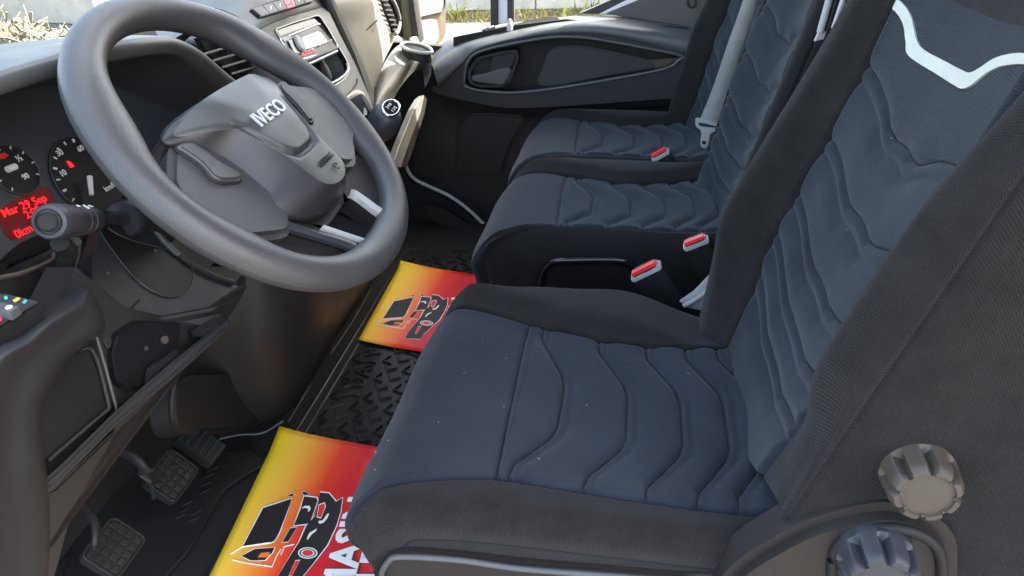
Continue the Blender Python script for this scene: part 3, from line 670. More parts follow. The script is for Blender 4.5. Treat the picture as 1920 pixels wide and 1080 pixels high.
# right hand air vent: curved frame with short fins
vr = [(704, -40), (716, -12), (726, 15), (738, 42), (742, 60), (748, 52), (748, 30), (738, 5), (726, -20), (716, -42)]
slab('side_vent_frame', yq(vr, .712), (0, -1, .2), .03, MT['gloss'], da, .003)
tube('side_vent_trim', cr(yq([(714, -40), (727, -14), (741, 10), (749, 36), (747, 56), (741, 64)], .706), 5), .0062, MT['dashgrey'], da, 8)
for i in range(9):
    px, py = 712+i*3.6, -20+i*9.2
    slab('side_vent_fin', yq([(px-3, py), (px+9, py+1), (px+9, py+4), (px-3, py+3)], .708), (0, -1, .2), .004, MT['knobdark'], da, .0005)

# passenger end of the dash: lower roll with cup ring, arching down to the floor strip
def band(name, rows, m, ku=5, kv=4, ang=180):
    G = np.stack([cr(A(r), ku) for r in rows], 0); G = np.stack([cr(G[:, j], kv) for j in range(G.shape[1])], 1)
    return grid(name, G, m, da, ang)
Yp = lambda px, py, y: onY(px, py, y)
band('lower_roll', [
    [Yp(690, 235, .70), Yp(699, 236, .66), Yp(720, 235, .655), Yp(738, 232, .69)],
    [Yp(699, 188, .70), Yp(705, 186, .665), Yp(722, 188, .655), Yp(737, 192, .69)],
    [Yp(708, 148, .72), Yp(722, 148, .675), Yp(742, 156, .655), Yp(752, 162, .69)],
    [Yp(724, 112, .73), Yp(742, 114, .69), Yp(764, 124, .655), Yp(772, 138, .69)],
    [Yp(745, 86, .72), Yp(764, 92, .69), Yp(788, 104, .655), Yp(788, 130, .69)],
    [Yp(770, 82, .70), Yp(788, 88, .68), Yp(805, 106, .645), Yp(793, 136, .68)],
    [Yp(806, 92, .66), Yp(808, 100, .66), Yp(809, 120, .645), Yp(795, 150, .67)],
    [Yp(812, 110, .66), Yp(811, 120, .66), Yp(808, 140, .645), Yp(797, 165, .66)]], MT['dashgrey'])
slab('cup_holder', A([onZ(px, py, .672) for px, py in cr(A([(752, 84), (762, 80), (785, 83), (803, 90), (808, 96), (800, 98), (780, 95), (762, 90)], float), 3, True)]), (0, 0, 1), .03, MT['black'], da, .001)
tube('cup_rim', cr(A([onZ(px, py, .676) for px, py in [(752, 84), (762, 80), (785, 82), (804, 89), (810, 97), (800, 99.5), (780, 97), (760, 91)]]), 4, True), .0045, MT['beltgrey'], da, 8, True)
slab('open_tray', A([onY(px, py, .86) for px, py in [(715, 260), (720, 190), (735, 150), (770, 110), (800, 110), (806, 150), (800, 200), (780, 260), (745, 330)]]), (0, -1, 0), .02, MT['black'], da, 0)
slab('end_strip', A([Yp(px, py, .645) for px, py in [(797, 178), (789, 184), (776, 206), (762, 240), (748, 275), (737, 310), (752, 316), (764, 280), (778, 240), (790, 210)]]), (-.1, -1, .2), .02, MT['dashgrey'], da, .003, 3)
slab('end_strip_side', A([Yp(px, py, .640) for px, py in [(798, 180), (791, 212), (779, 242), (768, 282), (758, 312), (763, 314), (774, 284), (786, 246), (796, 214), (801, 186)]]), (-.1, -1, .2), .03, MT['trimside'], da, .002)
# heater panel low on the stack
slab('heater_bezel', sq(rounded([(636, 190), (653, 174), (672, 166), (682, 170), (694, 200), (700, 232), (660, 240), (630, 215)], 8), .004), SN, .03, MT['gloss'], da, .003)
slab('heater_panel', sq(rounded([(643, 192), (657, 180), (672, 173), (679, 180), (688, 215), (660, 232)], 7), .0065), SN, .01, MT['dashgrey'], da, .002)
hk = sq([(678, 206)], .02)[0]
lathe('heater_dial', [(.030, -.03), (.030, .012), (.0285, .017), (.024, .0185), (.002, .0185)], hk, (.30, -.85, .35), MT['under'], da, 36)
slab('dial_mark', sq([(684, 197), (690, 195), (689, 215), (684, 216)], .042), SN, .003, MT['beltgrey'], da, .001)

# lower dash on the driver's side
LN = nrm((-.10, -.95, .10)); L0 = (.60, .60, .62)
def lq(pts, w=0.): return A([PL(px, py, A(L0)+LN*w, LN) for px, py in pts])
slab('lower_panel', lq([(150, 500), (185, 530), (240, 575), (310, 592), (400, 575), (470, 535), (455, 565), (425, 610), (345, 672), (285, 725), (215, 775), (95, 905), (60, 880), (60, 700), (120, 560)], -.006), LN, .05, MT['under'], da, .006)
slab('knee_ledge', lq([(432, 592), (440, 606), (345, 690), (290, 738), (215, 800), (100, 918), (84, 922), (76, 905), (120, 866), (215, 772), (275, 718), (340, 664)], .028), nrm((-.1, -.75, .65)), .035, MT['dash'], da, .006, 3)
slab('lower_lip', lq([(436, 606), (350, 690), (290, 740), (220, 800), (205, 840), (140, 950), (100, 1100), (40, 1100), (75, 930), (105, 916), (290, 736)], .012), LN, .03, MT['trimside'], da, .005)
# near end of the dash: ledge, rolled edge and rear face, running down beside the door opening
rows = [[(119, 521, .70), (140, 530, .64), (160, 541, .600), (168, 546, .597), (173, 549, .605), (178, 552, .66)],
        [(100, 543, .69), (122, 552, .63), (146, 566, .575), (168, 576, .572), (189, 588, .585), (197, 592, .66)],
        [(76, 566, .68), (80, 584, .62), (92, 602, .548), (140, 604, .560), (190, 606, .575), (199, 612, .66)],
        [(36, 596, .66), (38, 620, .60), (50, 640, .538), (110, 634, .555), (184, 622, .570), (190, 632, .66)],
        [(-30, 640, .64), (-10, 655, .57), (4, 670, .530), (60, 668, .550), (128, 664, .566), (136, 674, .66)],
        [(-80, 700, .62), (-50, 715, .55), (-25, 725, .524), (30, 722, .545), (90, 720, .562), (98, 728, .66)],
        [(-90, 780, .62), (-60, 790, .55), (-35, 800, .528), (15, 790, .548), (71, 768, .565), (80, 772, .66)],
        [(-90, 880, .63), (-60, 890, .56), (-40, 900, .535), (15, 880, .553), (75, 850, .568), (84, 850, .66)],
        [(-90, 980, .64), (-60, 990, .57), (-42, 1000, .545), (25, 970, .563), (86, 930, .578), (96, 930, .66)],
        [(-90, 1130, .66), (-60, 1130, .59), (-45, 1130, .565), (30, 1130, .585), (92, 1130, .600), (104, 1130, .68)]]
band('end_pillar', [[onY(*q) for q in r] for r in rows], MT['dash'], 7, 6)
slab('fuse_pocket', lq(rounded([(128, 664), (170, 652), (186, 690), (203, 758), (196, 772), (150, 812), (82, 872), (72, 850), (70, 765), (90, 720)], 8), .004), LN, .012, MT['black'], da, .002)
tube('pocket_trim', cr(lq([(150, 656), (167, 653), (176, 662), (187, 690), (203, 756), (203, 766), (195, 774), (150, 812), (90, 864)], .008), 5), .0024, MT['dash'], da, 8)
tube('panel_seam', lq([(180, 628), (198, 690), (219, 768)], .008), .0018, MT['dashtop'], da, 8)
sk = slab('socket_recess', lq(rounded([(212, 660), (222, 625), (262, 600), (342, 606), (336, 650), (300, 700), (272, 726), (232, 730), (218, 712)], 8), .004), LN, .01, MT['gloss'], da, .002)
lathe('socket_screw', [(.0052, 0), (.005, .003), (.002, .0035)], lq([(307, 637)], .006)[0], LN, MT['knob'], da, 20)
lathe('socket_screw', [(.003, 0), (.003, .002), (.001, .0025)], lq([(273, 653)], .006)[0], LN, MT['knobdark'], da, 16)
slab('socket_lid', lq(rounded([(282, 690), (335, 655), (346, 662), (342, 676), (290, 722), (276, 725)], 5), .014), LN, .006, MT['black'], da, .002)
slab('bonnet_lever', lq(rounded([(372, 622), (416, 596), (425, 595), (428, 608), (420, 616), (380, 634)], 4), .02), LN, .014, MT['under'], da, .003)

# moulded cover over the tunnel, below the column
kc = thing('tunnel_cover', (1.1, .75, FZ), 'smooth dark brown grey moulded cover below the steering column', 'cover')
def kband(name, rows, m, ku=7, kv=8):
    G = np.stack([cr(A([onY(*q) for q in r]), ku) for r in rows], 0); G = np.stack([cr(G[:, j], kv) for j in range(G.shape[1])], 1)
    return grid(name, G, m, kc)
kband('cover_shell', [
    [(300, 500, .86), (400, 500, .78), (500, 500, .70), (600, 500, .66), (680, 490, .68), (725, 470, .76)],
    [(330, 640, .86), (420, 600, .78), (500, 565, .70), (590, 560, .66), (660, 545, .68), (700, 530, .76)],
    [(330, 700, .88), (420, 665, .80), (500, 645, .715), (570, 640, .68), (620, 620, .70), (655, 600, .78)],
    [(320, 760, .90), (410, 735, .83), (490, 725, .755), (550, 715, .715), (590, 690, .73), (622, 665, .81)],
    [(320, 810, .93), (400, 800, .88), (470, 795, .82), (530, 780, .77), (565, 755, .77), (595, 735, .85)],
    [(330, 850, .97), (410, 840, .93), (470, 828, .88), (520, 812, .84), (550, 795, .83), (575, 775, .9)]], MT['trimside'])
slab('foot_shade', A([onY(px, py, .80) for px, py in cr(A([(335, 705), (400, 693), (460, 696), (510, 715), (520, 745), (500, 785), (470, 805), (400, 812), (330, 800)], float), 4, True)]), (.1, -1, .35), .05, MT['under'], kc, .01, 3)  # dark sheet standing for the shadow low on the cover
tube('floor_edge_trim', cr(A([onZ(px, py, FZ+.035) for px, py in [(412, 823), (450, 815), (492, 812), (530, 790)]]), 5), .0022, MT['dashtop'], kc, 8)
for pts in ([(620, 664), (655, 612), (680, 570), (697, 538)], [(542, 790), (570, 742), (582, 722)]):
    tube('floor_edge_trim', cr(A([onZ(px, py, FZ+.02) for px, py in pts]), 5), .0018, MT['knob'], kc, 8)

# ------------------------------------------------------------------ steering wheel and column
WC = A([.866, .50, .818]); WT = math.radians(46.3)
wu, wv, wn = A([1., 0, 0]), A([0, math.cos(WT), math.sin(WT)]), A([0, -math.sin(WT), math.cos(WT)])
def wl(u, v, w=0.): return WC+u*wu+v*wv+w*wn
def wp(px, py, w=0.): return PL(px, py, WC+w*wn, wn)
def wuv(px, py): p = wp(px, py)-WC; return (float(p@wu), float(p@wv))
sw = thing('steering_wheel', WC, 'thick rimmed grey steering wheel with lettered airbag hub', 'steering wheel')
R0 = .2205; TH = np.linspace(0, 2*math.pi, 160, endpoint=False)
def rimc(t):
    r = R0*(1-.035*max(0, -math.sin(t))**6)                      # slightly flattened towards the driver's lap
    return r
V = []; SEG = 28
for t in TH:
    r = rimc(t); e = A([math.cos(t), math.sin(t)])
    grip = .0022*(math.exp(-((t-.75)/.25)**2)+math.exp(-((t-2.39)/.25)**2))   # thumb rests
    inn = .010*(math.exp(-((t-3.50)/.22)**2)+math.exp(-((t-5.92)/.22)**2))+.006*math.exp(-((t-4.71)/.40)**2)+.017*(math.exp(-((t-2.66)/.30)**2)+math.exp(-((t-.48)/.30)**2))
    for k in range(SEG):
        a = 2*math.pi*k/SEG; ca, sa = math.cos(a), math.sin(a)
        rr = .0226+grip; q = rr*ca*(1.0)-(inn if ca < 0 else 0)*abs(ca)
        V.append(wl((r+q)*e[0]+.007, (r+q)*e[1]-.006, .0215*sa+grip*sa))
grid('rim', A(V).reshape(160, SEG, 3)[:, list(range(SEG))+[0]], MT['rim'], sw, 180, True)
# hub body
base = A([(-.137, .056), (-.118, .066), (-.07, .072), (0, .074), (.07, .072), (.118, .066), (.137, .056), (.120, .034), (.098, .010), (.090, -.02), (.090, -.06), (.100, -.083), (.086, -.106), (.048, -.128), (0, -.134), (-.048, -.128), (-.086, -.106), (-.102, -.082), (-.090, -.06), (-.090, -.02), (-.096, .010), (-.118, .035)])
ch_ = [(.124, .053), (.100, .034), (.070, .014), (.057, -.018), (.046, -.052), (.042, -.084), (.036, -.102), (.020, -.113)]
crest = A([(-.108, .060), (-.066, .065), (0, .067), (.066, .065), (.108, .060)]+ch_+[(0, -.116)]+[(-a, b_) for a, b_ in ch_[::-1]])
base = A([(-.118, .066), (-.07, .072), (0, .074), (.07, .072), (.118, .066), (.137, .055), (.118, .034), (.098, .010), (.090, -.022), (.091, -.064), (.103, -.080), (.085, -.106), (.046, -.126), (0, -.132), (-.046, -.126), (-.085, -.106), (-.103, -.080), (-.091, -.064), (-.090, -.022), (-.098, .010), (-.118, .034), (-.137, .055)])
def crestw(u, v): return .041-.024*(max(0, abs(u)-.055)/.065)**1.2-.008*max(0, v-.03)/.04
SH = A([(-.062, .060), (.062, .060), (.056, .012), (.035, -.038), (.026, -.048), (.012, -.051), (-.012, -.051), (-.026, -.048), (-.035, -.038), (-.056, .012)])
def sdf(p):
    d = 9.; ins = False
    for a, b_ in zip(SH, np.roll(SH, -1, 0)):
        ab = b_-a; t = min(1, max(0, (p-a)@ab/(ab@ab))); d = min(d, np.linalg.norm(p-a-t*ab))
        if (a[1] > p[1]) != (b_[1] > p[1]) and p[0] < (b_[0]-a[0])*(p[1]-a[1])/(b_[1]-a[1])+a[0]: ins = not ins
    return -d if ins else d
bl, cl_ = cr(np.c_[base, np.zeros(len(base))], 5, True), cr(np.c_[crest, np.zeros(len(crest))], 5, True)
loops = []
loops.append([wl(u, v, -.03) for u, v, _ in bl])
loops.append([wl(u, v, -.002) for u, v, _ in bl])
for f in (.02, .06, .2, .5, .8, .94, 1):
    ff = f
    loops.append([wl(b[0]+(c[0]-b[0])*ff, b[1]+(c[1]-b[1])*ff, (.004+(crestw(c[0], c[1])-.004)*min(1, f*1.0)**.8)) for b, c in zip(bl, cl_)])
L = A(loops); Lc = np.concatenate([L, L[:, :1]], 1)
grid('airbag_surround', Lc, MT['hubside'], sw, 50)
# airbag lid: plateau on the crest with a V shaped channel
tl = []
for f in np.linspace(1, 0, 64):
    row = []
    for c in cl_:
        u, v = c[0]*f, (c[1]+.015)*f-.015
        w0 = crestw(c[0], c[1])*f**3+(1-f**3)*.0435; fade = min(1, max(0, (.028-v)/.045))*min(1, (1-f)/.05)
        d = sdf(A([u, v])) if v < .06 else -1
        row.append(wl(u, v, w0-.0062*fade*math.exp(-((d-.0062)/.0042)**4)+.0012*(d < 0)*fade))
    tl.append(row)
Lt = A(tl); Lt = np.concatenate([Lt, Lt[:, :1]], 1)
grid('airbag_lid', Lt, MT['hub'], sw, 60)
tube('lid_joint', A([wl(b[0]*1.004, b[1]*1.004, .003) for b in bl]), .0016, MT['black'], sw, 6, True)
tn = nrm(np.cross(wu, wv))
lg = text('emblem_lettering', 'IVECO', wl(-.001, .006, .0448), wu, wv*1.0, .0272, MT['silver'], sw, .0014, .016)
text('airbag_lettering', 'AIRBAG', wl(.008, -.084, .0440), wu, wv, .0125, MT['black'], sw, .0006, .004)
tube('airbag_mark', A([wl(.013+.0045*math.cos(a), -.099+.0045*math.sin(a), .0440) for a in np.linspace(.6, 5.4, 14)]), .0007, MT['black'], sw, 6)
lathe('airbag_mark', [(.0022, 0), (.002, .0008), (.0005, .0009)], wl(.0155, -.097, .0440), wn, MT['black'], sw, 12)
# spokes: wide side spokes, each with an oval pad, and a double lower spoke
for sgn in (-1, 1):
    def sp(pts, w): return A([wl(sgn*u*(1+.05*(u > .17)*(sgn > 0)), v, w) for u, v in pts])
    spk = slab('spoke', sp(rounded([(.08, .050), (.136, .050), (.196, .012), (.204, -.030), (.196, -.075), (.158, -.098), (.118, -.118), (.085, -.10), (.07, -.02)], .018), .010), wn, .030, MT['rim'], sw, .008, 4)
    pad = rounded([(-a, b_) for a, b_ in [wuv(*p) for p in [(318, 292), (338, 280), (358, 286), (400, 318), (442, 340), (440, 353), (405, 356), (386, 348), (368, 325), (342, 306)]]], .010)
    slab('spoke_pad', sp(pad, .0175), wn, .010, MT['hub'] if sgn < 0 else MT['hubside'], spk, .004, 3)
    tube('pad_groove', sp(pad, .0105), .0022, MT['under'], spk, 8, True)
low = [(-.128, -.06), (-.090, -.06), (-.086, -.104), (-.046, -.128), (.046, -.128), (.086, -.104), (.090, -.06), (.128, -.06), (.165, -.118), (.138, -.155), (.090, -.190), (.045, -.204), (0, -.209), (-.045, -.204), (-.090, -.190), (-.132, -.155), (-.156, -.115)]
hole_ = rounded([wuv(*p) for p in [(590, 428), (618, 420), (652, 372), (666, 370), (712, 406), (726, 425), (712, 444), (690, 450), (640, 442)]], .008)
ring('lower_spoke', A([wl(u, v, -.006) for u, v in low]), A([wl(u, v, -.006) for u, v in hole_]), wn, .028, MT['under'], sw, 160)
def strip3(pts_o, pts_i, w0, w1, name, m):
    O_, I_ = resample(cr(A([(*p, 0) for p in pts_o]), 5), 40, False), resample(cr(A([(*p, 0) for p in pts_i]), 5), 40, False)
    V = [[wl(p[0], p[1], w0-.006), wl(p[0], p[1], w0), wl((p[0]*.6+q[0]*.4), (p[1]*.6+q[1]*.4), w0+.003), wl(q[0], q[1], w1), wl(q[0], q[1], w1-.02)] for p, q in zip(O_, I_)]
    grid(name, A(V), m, sw, 50)
strip3([wuv(*p) for p in [(652, 358), (664, 360), (700, 385), (724, 402), (734, 420), (722, 446), (700, 458), (680, 456), (600, 430)]], [wuv(*p) for p in [(654, 367), (664, 368), (697, 393), (714, 406), (722, 420), (712, 440), (697, 449), (680, 449), (604, 424)]], .004, .002, 'spoke_trim', MT['beltgrey'])
strip3([wuv(*p) for p in [(517, 426), (540, 434), (600, 452), (640, 465), (660, 474)]], [wuv(*p) for p in [(538, 417), (560, 424), (605, 438), (645, 450), (666, 458)]], .004, .003, 'spoke_trim', MT['knobdark'])
lathe('hub_boss', [(.085, 0), (.095, .01), (.080, .06), (.055, .07)], wl(0, -.01, -.075), wn, MT['under'], sw, 40)

bkr = []
for t in np.linspace(math.radians(192), math.radians(348), 40):
    e = (math.cos(t), math.sin(t)); bkr.append([wl(r*e[0], r*e[1], w_) for r, w_ in ((.196, -.016), (.190, -.030), (.165, -.048), (.125, -.068), (.085, -.082))])
grid('wheel_back', A(bkr), MT['hubside'], sw, 60)
sc = thing('steering_column', wl(0, 0, -.2), 'black steering column shroud with round ended switch stalk behind the wheel', 'steering column')
def cs(u, v, w): return wl(u, v, w)
prof = []
for w_, ru, rv, dv in ((-.075, .042, .042, .03), (-.09, .045, .045, .03), (-.15, .045, .045, .04), (-.24, .045, .045, .05), (-.34, .045, .045, .06), (-.42, .045, .045, .06)):
    ring_ = []
    for k in range(48):
        a = 2*math.pi*k/48; ca, sa = math.cos(a), math.sin(a)
        ring_.append(cs(ru*math.copysign(abs(ca)**.65, ca), dv+rv*math.copysign(abs(sa)**.65, sa), w_))
    prof.append(ring_)
Pp = A(prof); Pp = np.concatenate([Pp, Pp[:, :1]], 1)
grid('shroud', Pp, MT['under'], sc, 50)
slab('shroud_front', Pp[0][:-1], wn, .004, MT['black'], sc, .001)
ov = [(187, 432), (196, 425), (222, 440), (262, 455), (320, 470), (352, 488), (362, 515), (355, 540), (330, 556), (300, 552), (262, 530), (222, 485)]
Q0, Q1, Q2 = onY(215, 395, .690), onY(280, 560, .618), onY(430, 528, .600)
CPN = nrm(np.cross(Q1-Q0, Q2-Q0)); CPN = CPN if CPN[1] < 0 else -CPN
def pq(pts, w=0.): return A([PL(px, py, Q0+CPN*w, CPN) for px, py in pts])
slab('lower_cowl', pq(rounded([(176, 470), (192, 418), (226, 385), (250, 364), (262, 394), (288, 430), (320, 466), (354, 492), (398, 516), (440, 530), (452, 545), (425, 585), (384, 612), (346, 606), (262, 602), (224, 627), (205, 655), (182, 620), (172, 540)], 7)), CPN, .03, MT['dash'], sc, .005, 3)
slab('stalk_opening', pq(cr(A(ov, float), 4, True), .0012), CPN, .002, MT['black'], sc, .0006)
tube('opening_rim', pq(cr(A(ov, float), 4, True), .0014), .0010, MT['knobdark'], sc, 6, True)
tube('cowl_lip', cr(pq([(250, 364), (262, 392), (288, 428), (320, 465), (336, 478)], .003), 6), .0045, MT['dashtop'], sc, 10)
tube('cowl_lip', cr(pq([(338, 480), (356, 493), (398, 516), (438, 530)], .003), 6), .0038, MT['dash'], sc, 10)
tube('cowl_seam', pq([(222, 600), (262, 562)], .001), .0011, MT['black'], sc, 6)
for px, py in ((202, 512), (291, 470)): lathe('cowl_clip', [(.0022, 0), (.002, .0008), (.0006, .001)], pq([(px, py)], .001)[0], CPN, MT['dashtop'], sc, 12)
slab('column_bracket', A([onY(px, py, .63) for px, py in [(464, 517), (458, 552), (436, 590), (420, 588), (424, 572), (446, 545)]]), (-.4, -1, .3), .02, MT['dash'], sc, .003)
# switch stalk: round socket, slim stem, then the fat twist grip with a button at its end
s0, s1 = pq([(232, 410)], .004)[0], onX(92, 416, .615); sx = nrm(s1-s0); SL = np.linalg.norm(s1-s0)
lathe('stalk_socket', [(.026, -.03), (.026, .0), (.022, .004), (.017, .002), (.002, .0)], s0+sx*.004, sx, MT['knobdark'], sc, 32)
lathe('stalk_stem', [(.0105, -.01), (.0105, .03), (.0115, SL-.118), (.0140, SL-.112)], s0, sx, MT['gloss'], sc, 28)
st_ = lathe('switch_stalk', [(0.0137, SL-.112), (0.0152, SL-.108), (0.0166, SL-.095), (0.0172, SL-.094), (0.0172, SL-.082), (0.0164, SL-.0815), (0.0164, SL-.079), (0.0175, SL-.0785), (0.0176, SL-.066), (0.0169, SL-.0655), (0.0169, SL-.063), (0.0178, SL-.0625), (0.0194, SL-.03), (0.0198, SL-.012), (0.0194, SL-.004), (0.0174, SL), (0.0141, SL+.001), (0.0133, SL-.002), (0.0122, SL-.002), (0.0115, SL+.002), (0.0015, SL+.003)], s0, sx, MT['knobdark'], sc, 48, None, 30)
lathe('end_button', [(0.0111, SL+.001), (0.0107, SL+.0045), (0.0089, SL+.006), (0.0083, SL+.0052), (0.0015, SL+.0050)], s0, sx, MT['under'], st_, 36)
su = nrm(np.cross(sx, A([0, 1, 0]))); su = su if su[2] > 0 else -su
sf_ = nrm(np.cross(su, sx)); sf_ = -sf_ if sf_[1] > 0 else sf_
def stalk_pt(h, ang, r): return s0+sx*h+r*(math.cos(ang)*su+math.sin(ang)*sf_)
for h, an, s_ in ((SL-.072, .55, 'D'), (SL-.055, .35, 'o'), (SL-.088, .35, 'x')):
    p = stalk_pt(h, an, .0182); nn_ = math.cos(an)*su+math.sin(an)*sf_
    text('stalk_symbol', s_, p, -sx, np.cross(nn_, -sx), .0095, MT['white'], st_, .0008, .01)
tube('wiring', cr(A([onY(*q) for q in [(112, 455, .63), (128, 470, .64), (122, 500, .66), (128, 530, .68)]]), 6), .010, MT['under'], sc, 10)
tube('wiring', cr(A([onY(*q) for q in [(142, 452, .64), (140, 480, .66), (132, 505, .67), (134, 540, .68)]]), 6), .006, MT['dashtop'], sc, 10)

# ------------------------------------------------------------------ instruments
ic = thing('instrument_cluster', onY(100, 340, .80), 'instrument cluster with white needles and red lit display under the hood', 'instrument panel')
IN = nrm((-.02, -.93, .36)); I0 = A([.86, .80, .77])
def iq(pts, w=0.): return A([PL(px, py, I0+IN*w, IN) for px, py in pts])
slab('dial_plate', A([[.50, .80-.0, .60], [1.24, .80, .60], [1.24, .80, .90], [.50, .80, .90]])+A([0, .03, 0]) if False else A([I0+A([x, 0, 0])+nrm(np.cross(IN, A([1., 0, 0])))*y for x, y in ((-.36, -.24), (.36, -.24), (.36, .155), (-.36, .155))]), IN, .01, MT['recess'], ic, .002)
def circ(cx, cy, r, w, n=60):
    c = iq([(cx, cy)], w)[0]; u = A([1., 0, 0]); u = nrm(u-IN*np.dot(u, IN)); v = np.cross(IN, u); v = v if v[2] > 0 else -v
    return c, u, v, A([c+r*(math.cos(t)*u+math.sin(t)*v) for t in np.linspace(0, 2*math.pi, n, endpoint=False)])
def gauge(cx, cy, r, lab):
    c, u, v, P = circ(cx, cy, r, .004)
    gg = slab('gauge', P, IN, .004, MT['under'], ic, .001)
    tube('gauge_ring', circ(cx, cy, r, .006)[3], .0010, MT['recess'], gg, 6, True)
    return c, u, v, gg
c, u, v, gg = gauge(168, 330, .060, '')
for i in range(15):
    a = math.radians(215-i*17.5); p = c+IN*.001
    q = [p+.051*(math.cos(a)*u+math.sin(a)*v), p+.056*(math.cos(a)*u+math.sin(a)*v)]
    tube('tick', A(q), .0012 if i % 2 else .0018, MT['white'], gg, 6)
for s_, px, py in (('10', 118, 325), ('30', 112, 287), ('60', 151, 279)):
    text('dial_number', s_, iq([(px, py)], .006)[0], u, v, .0118, MT['white'], gg, .0006, .012)
tube('needle', iq([(172, 366), (170, 350), (168, 331)], .014), np.array([.0034, .0038, .0042]), MT['white'], gg, 8)
slab('red_mark', iq(rounded([(126, 301), (134, 304), (140, 312), (133, 314)], 1.5), .006), IN, .002, MT['redlamp'], gg, 0)  # small red pointer on the dial, given a glow of its own
slab('red_mark', iq(rounded([(190, 305), (196, 307), (197, 311), (191, 309)], 1), .006), IN, .002, MT['red'], gg, 0)
text('dial_unit', 'km/h', iq([(206, 350)], .006)[0], u, v, .012, MT['white'], gg, .0006, .008)
c, u, v, gg = gauge(28, 318, .034, '')
for i in range(9):
    a = math.radians(220-i*32); tube('tick', A([c+IN*.001+.028*(math.cos(a)*u+math.sin(a)*v), c+IN*.001+.032*(math.cos(a)*u+math.sin(a)*v)]), .001, MT['white'], gg, 6)
text('dial_number', '½', iq([(36, 297)], .006)[0], u, v, .012, MT['white'], gg, .0006, .012)
text('dial_number', '90', iq([(48, 331)], .006)[0], u, v, .0105, MT['white'], gg, .0006, .012)
tube('needle', iq([(14, 318), (29, 312)], .010), .0045, MT['white'], gg, 8)
slab('red_mark', iq(rounded([(-4, 290), (8, 286), (17, 291), (10, 297), (-4, 298)], 1.5), .006), IN, .002, MT['red'], gg, 0)  # red label on the small dial
scn = slab('display_screen', iq(rounded([(-6, 400), (20, 378), (82, 350), (96, 356), (105, 390), (64, 430), (24, 450), (10, 440)], 3), .004), IN, .004, MT['redglow'], ic, .001)
def disp(s_, px, py, px2, py2, size):
    a, b_ = iq([(px, py), (px2, py2)], .006); e = nrm(b_-a); up = np.cross(IN, e); up = up if up[2] > 0 else -up
    text('display_text', s_, (a+b_)/2, e, up, size, MT['redlamp'], scn, .0006, .004)
disp('Mar 29 Sep', 6, 401, 84, 371, .0155); disp('2:00', 38, 409, 84, 388, .0150); disp('0km', 26, 443, 62, 425, .0155)
slab('cluster_surround', A([onY(px, py, .74) for px, py in cr(A([(-40, 505), (0, 500), (40, 490), (80, 475), (102, 462), (100, 450), (92, 440), (60, 445), (20, 480), (0, 515), (-40, 530)], float), 3, True)]), (0, -1, .4), .02, MT['black'], ic, .003)
tube('cluster_edge', cr(A([onY(px, py, .70) for px, py in [(-40, 524), (0, 520), (30, 515), (60, 505), (85, 494), (100, 484), (102, 474)]]), 5), .003, MT['knob'], ic, 8)
slab('column_infill', A([onY(px, py, .72) for px, py in [(-60, 528), (0, 522), (60, 508), (102, 484), (130, 470), (260, 360), (300, 420), (240, 520), (150, 545), (60, 600), (-60, 640)]]), (0, -1, .3), .03, MT['under'], da, .004)

# aftermarket switch box on the near end of the dash
cb = thing('switch_box', onX(40, 590, .50), 'small black switch box with green and yellow symbols on the near dash end', 'switch box')
q = [onX(-40, 588, .46), onX(-40, 540, .54), onX(14, 549, .54), onX(72, 562, .53), onX(80, 566, .52), onX(30, 594, .47), onX(-4, 612, .455)]
tp = [onZ(px, py, .775) for px, py in [(-50, 560), (-20, 545), (15, 549), (71, 562), (72, 565), (0, 608), (-50, 640)]]
slab('box_body', A(tp), (0, 0, 1), .035, MT['black'], cb, .003, 3)
slab('face_plate', A([onZ(px, py, .777) for px, py in [(-48, 562), (-20, 548), (14, 551), (68, 563), (0, 604), (-48, 634)]]), (0, 0, 1), .003, MT['knobdark'], cb, .0008)
def bx(pts, z=.779): return A([onZ(px, py, z) for px, py in pts])
rk = slab('rocker', bx(rounded([(-20, 570), (2, 566), (27, 572), (36, 574), (18, 587), (-10, 584)], 2), .784), (0, 0, 1), .008, MT['dashtop'], cb, .002)
lathe('rocker_mark', [(.003, 0), (.003, .0012), (.0005, .0013)], bx([(17, 577)], .784)[0], (0, 0, 1), MT['white'], rk, 16)
slab('symbol_light', bx(rounded([(7, 556), (13, 554), (15, 559), (8, 561)], 1)), (0, 0, 1), .001, MT['teal'], cb, 0)
slab('symbol_light', bx(rounded([(23, 563), (33, 557), (38, 559), (28, 566)], 1)), (0, 0, 1), .001, MT['yellow'], cb, 0)
slab('symbol_light', bx(rounded([(41, 567), (47, 561), (51, 563), (46, 569)], 1)), (0, 0, 1), .001, MT['teal'], cb, 0)
slab('symbol_light', bx(rounded([(-6, 596), (2, 594), (4, 599), (-6, 604)], 1)), (0, 0, 1), .001, MT['red'], cb, 0)

# car radio in the stack
cr_ = thing('car_radio', S0, 'silver and black car radio with pale display and round knob in the centre stack', 'radio')
slab('radio_body', sq(rounded([(517, 57), (598, 29), (632, 88), (626, 96), (563, 116), (553, 112)], 3), -.004), SN, .05, MT['gloss'], cr_, .003)
slab('disc_slot', sq(rounded([(521, 68), (594, 43), (597, 47), (525, 72)], 1.2), .001), SN, .006, MT['knobdark'], cr_, .001)
slab('radio_fascia', sq(rounded([(524, 74), (598, 44), (632, 84), (632, 92), (560, 113), (552, 108)], 3), .000), SN, .01, MT['knobdark'], cr_, .002)
tube('fascia_edge', sq(rounded([(524, 74), (598, 44), (632, 84), (632, 92), (560, 113), (552, 108)], 3), .001), .0016, MT['chrome'], cr_, 6, True)
slab('black_inset', sq(rounded([(540, 76), (556, 70), (574, 94), (562, 100), (552, 100)], 2), .003), SN, .006, MT['gloss'], cr_, .001)
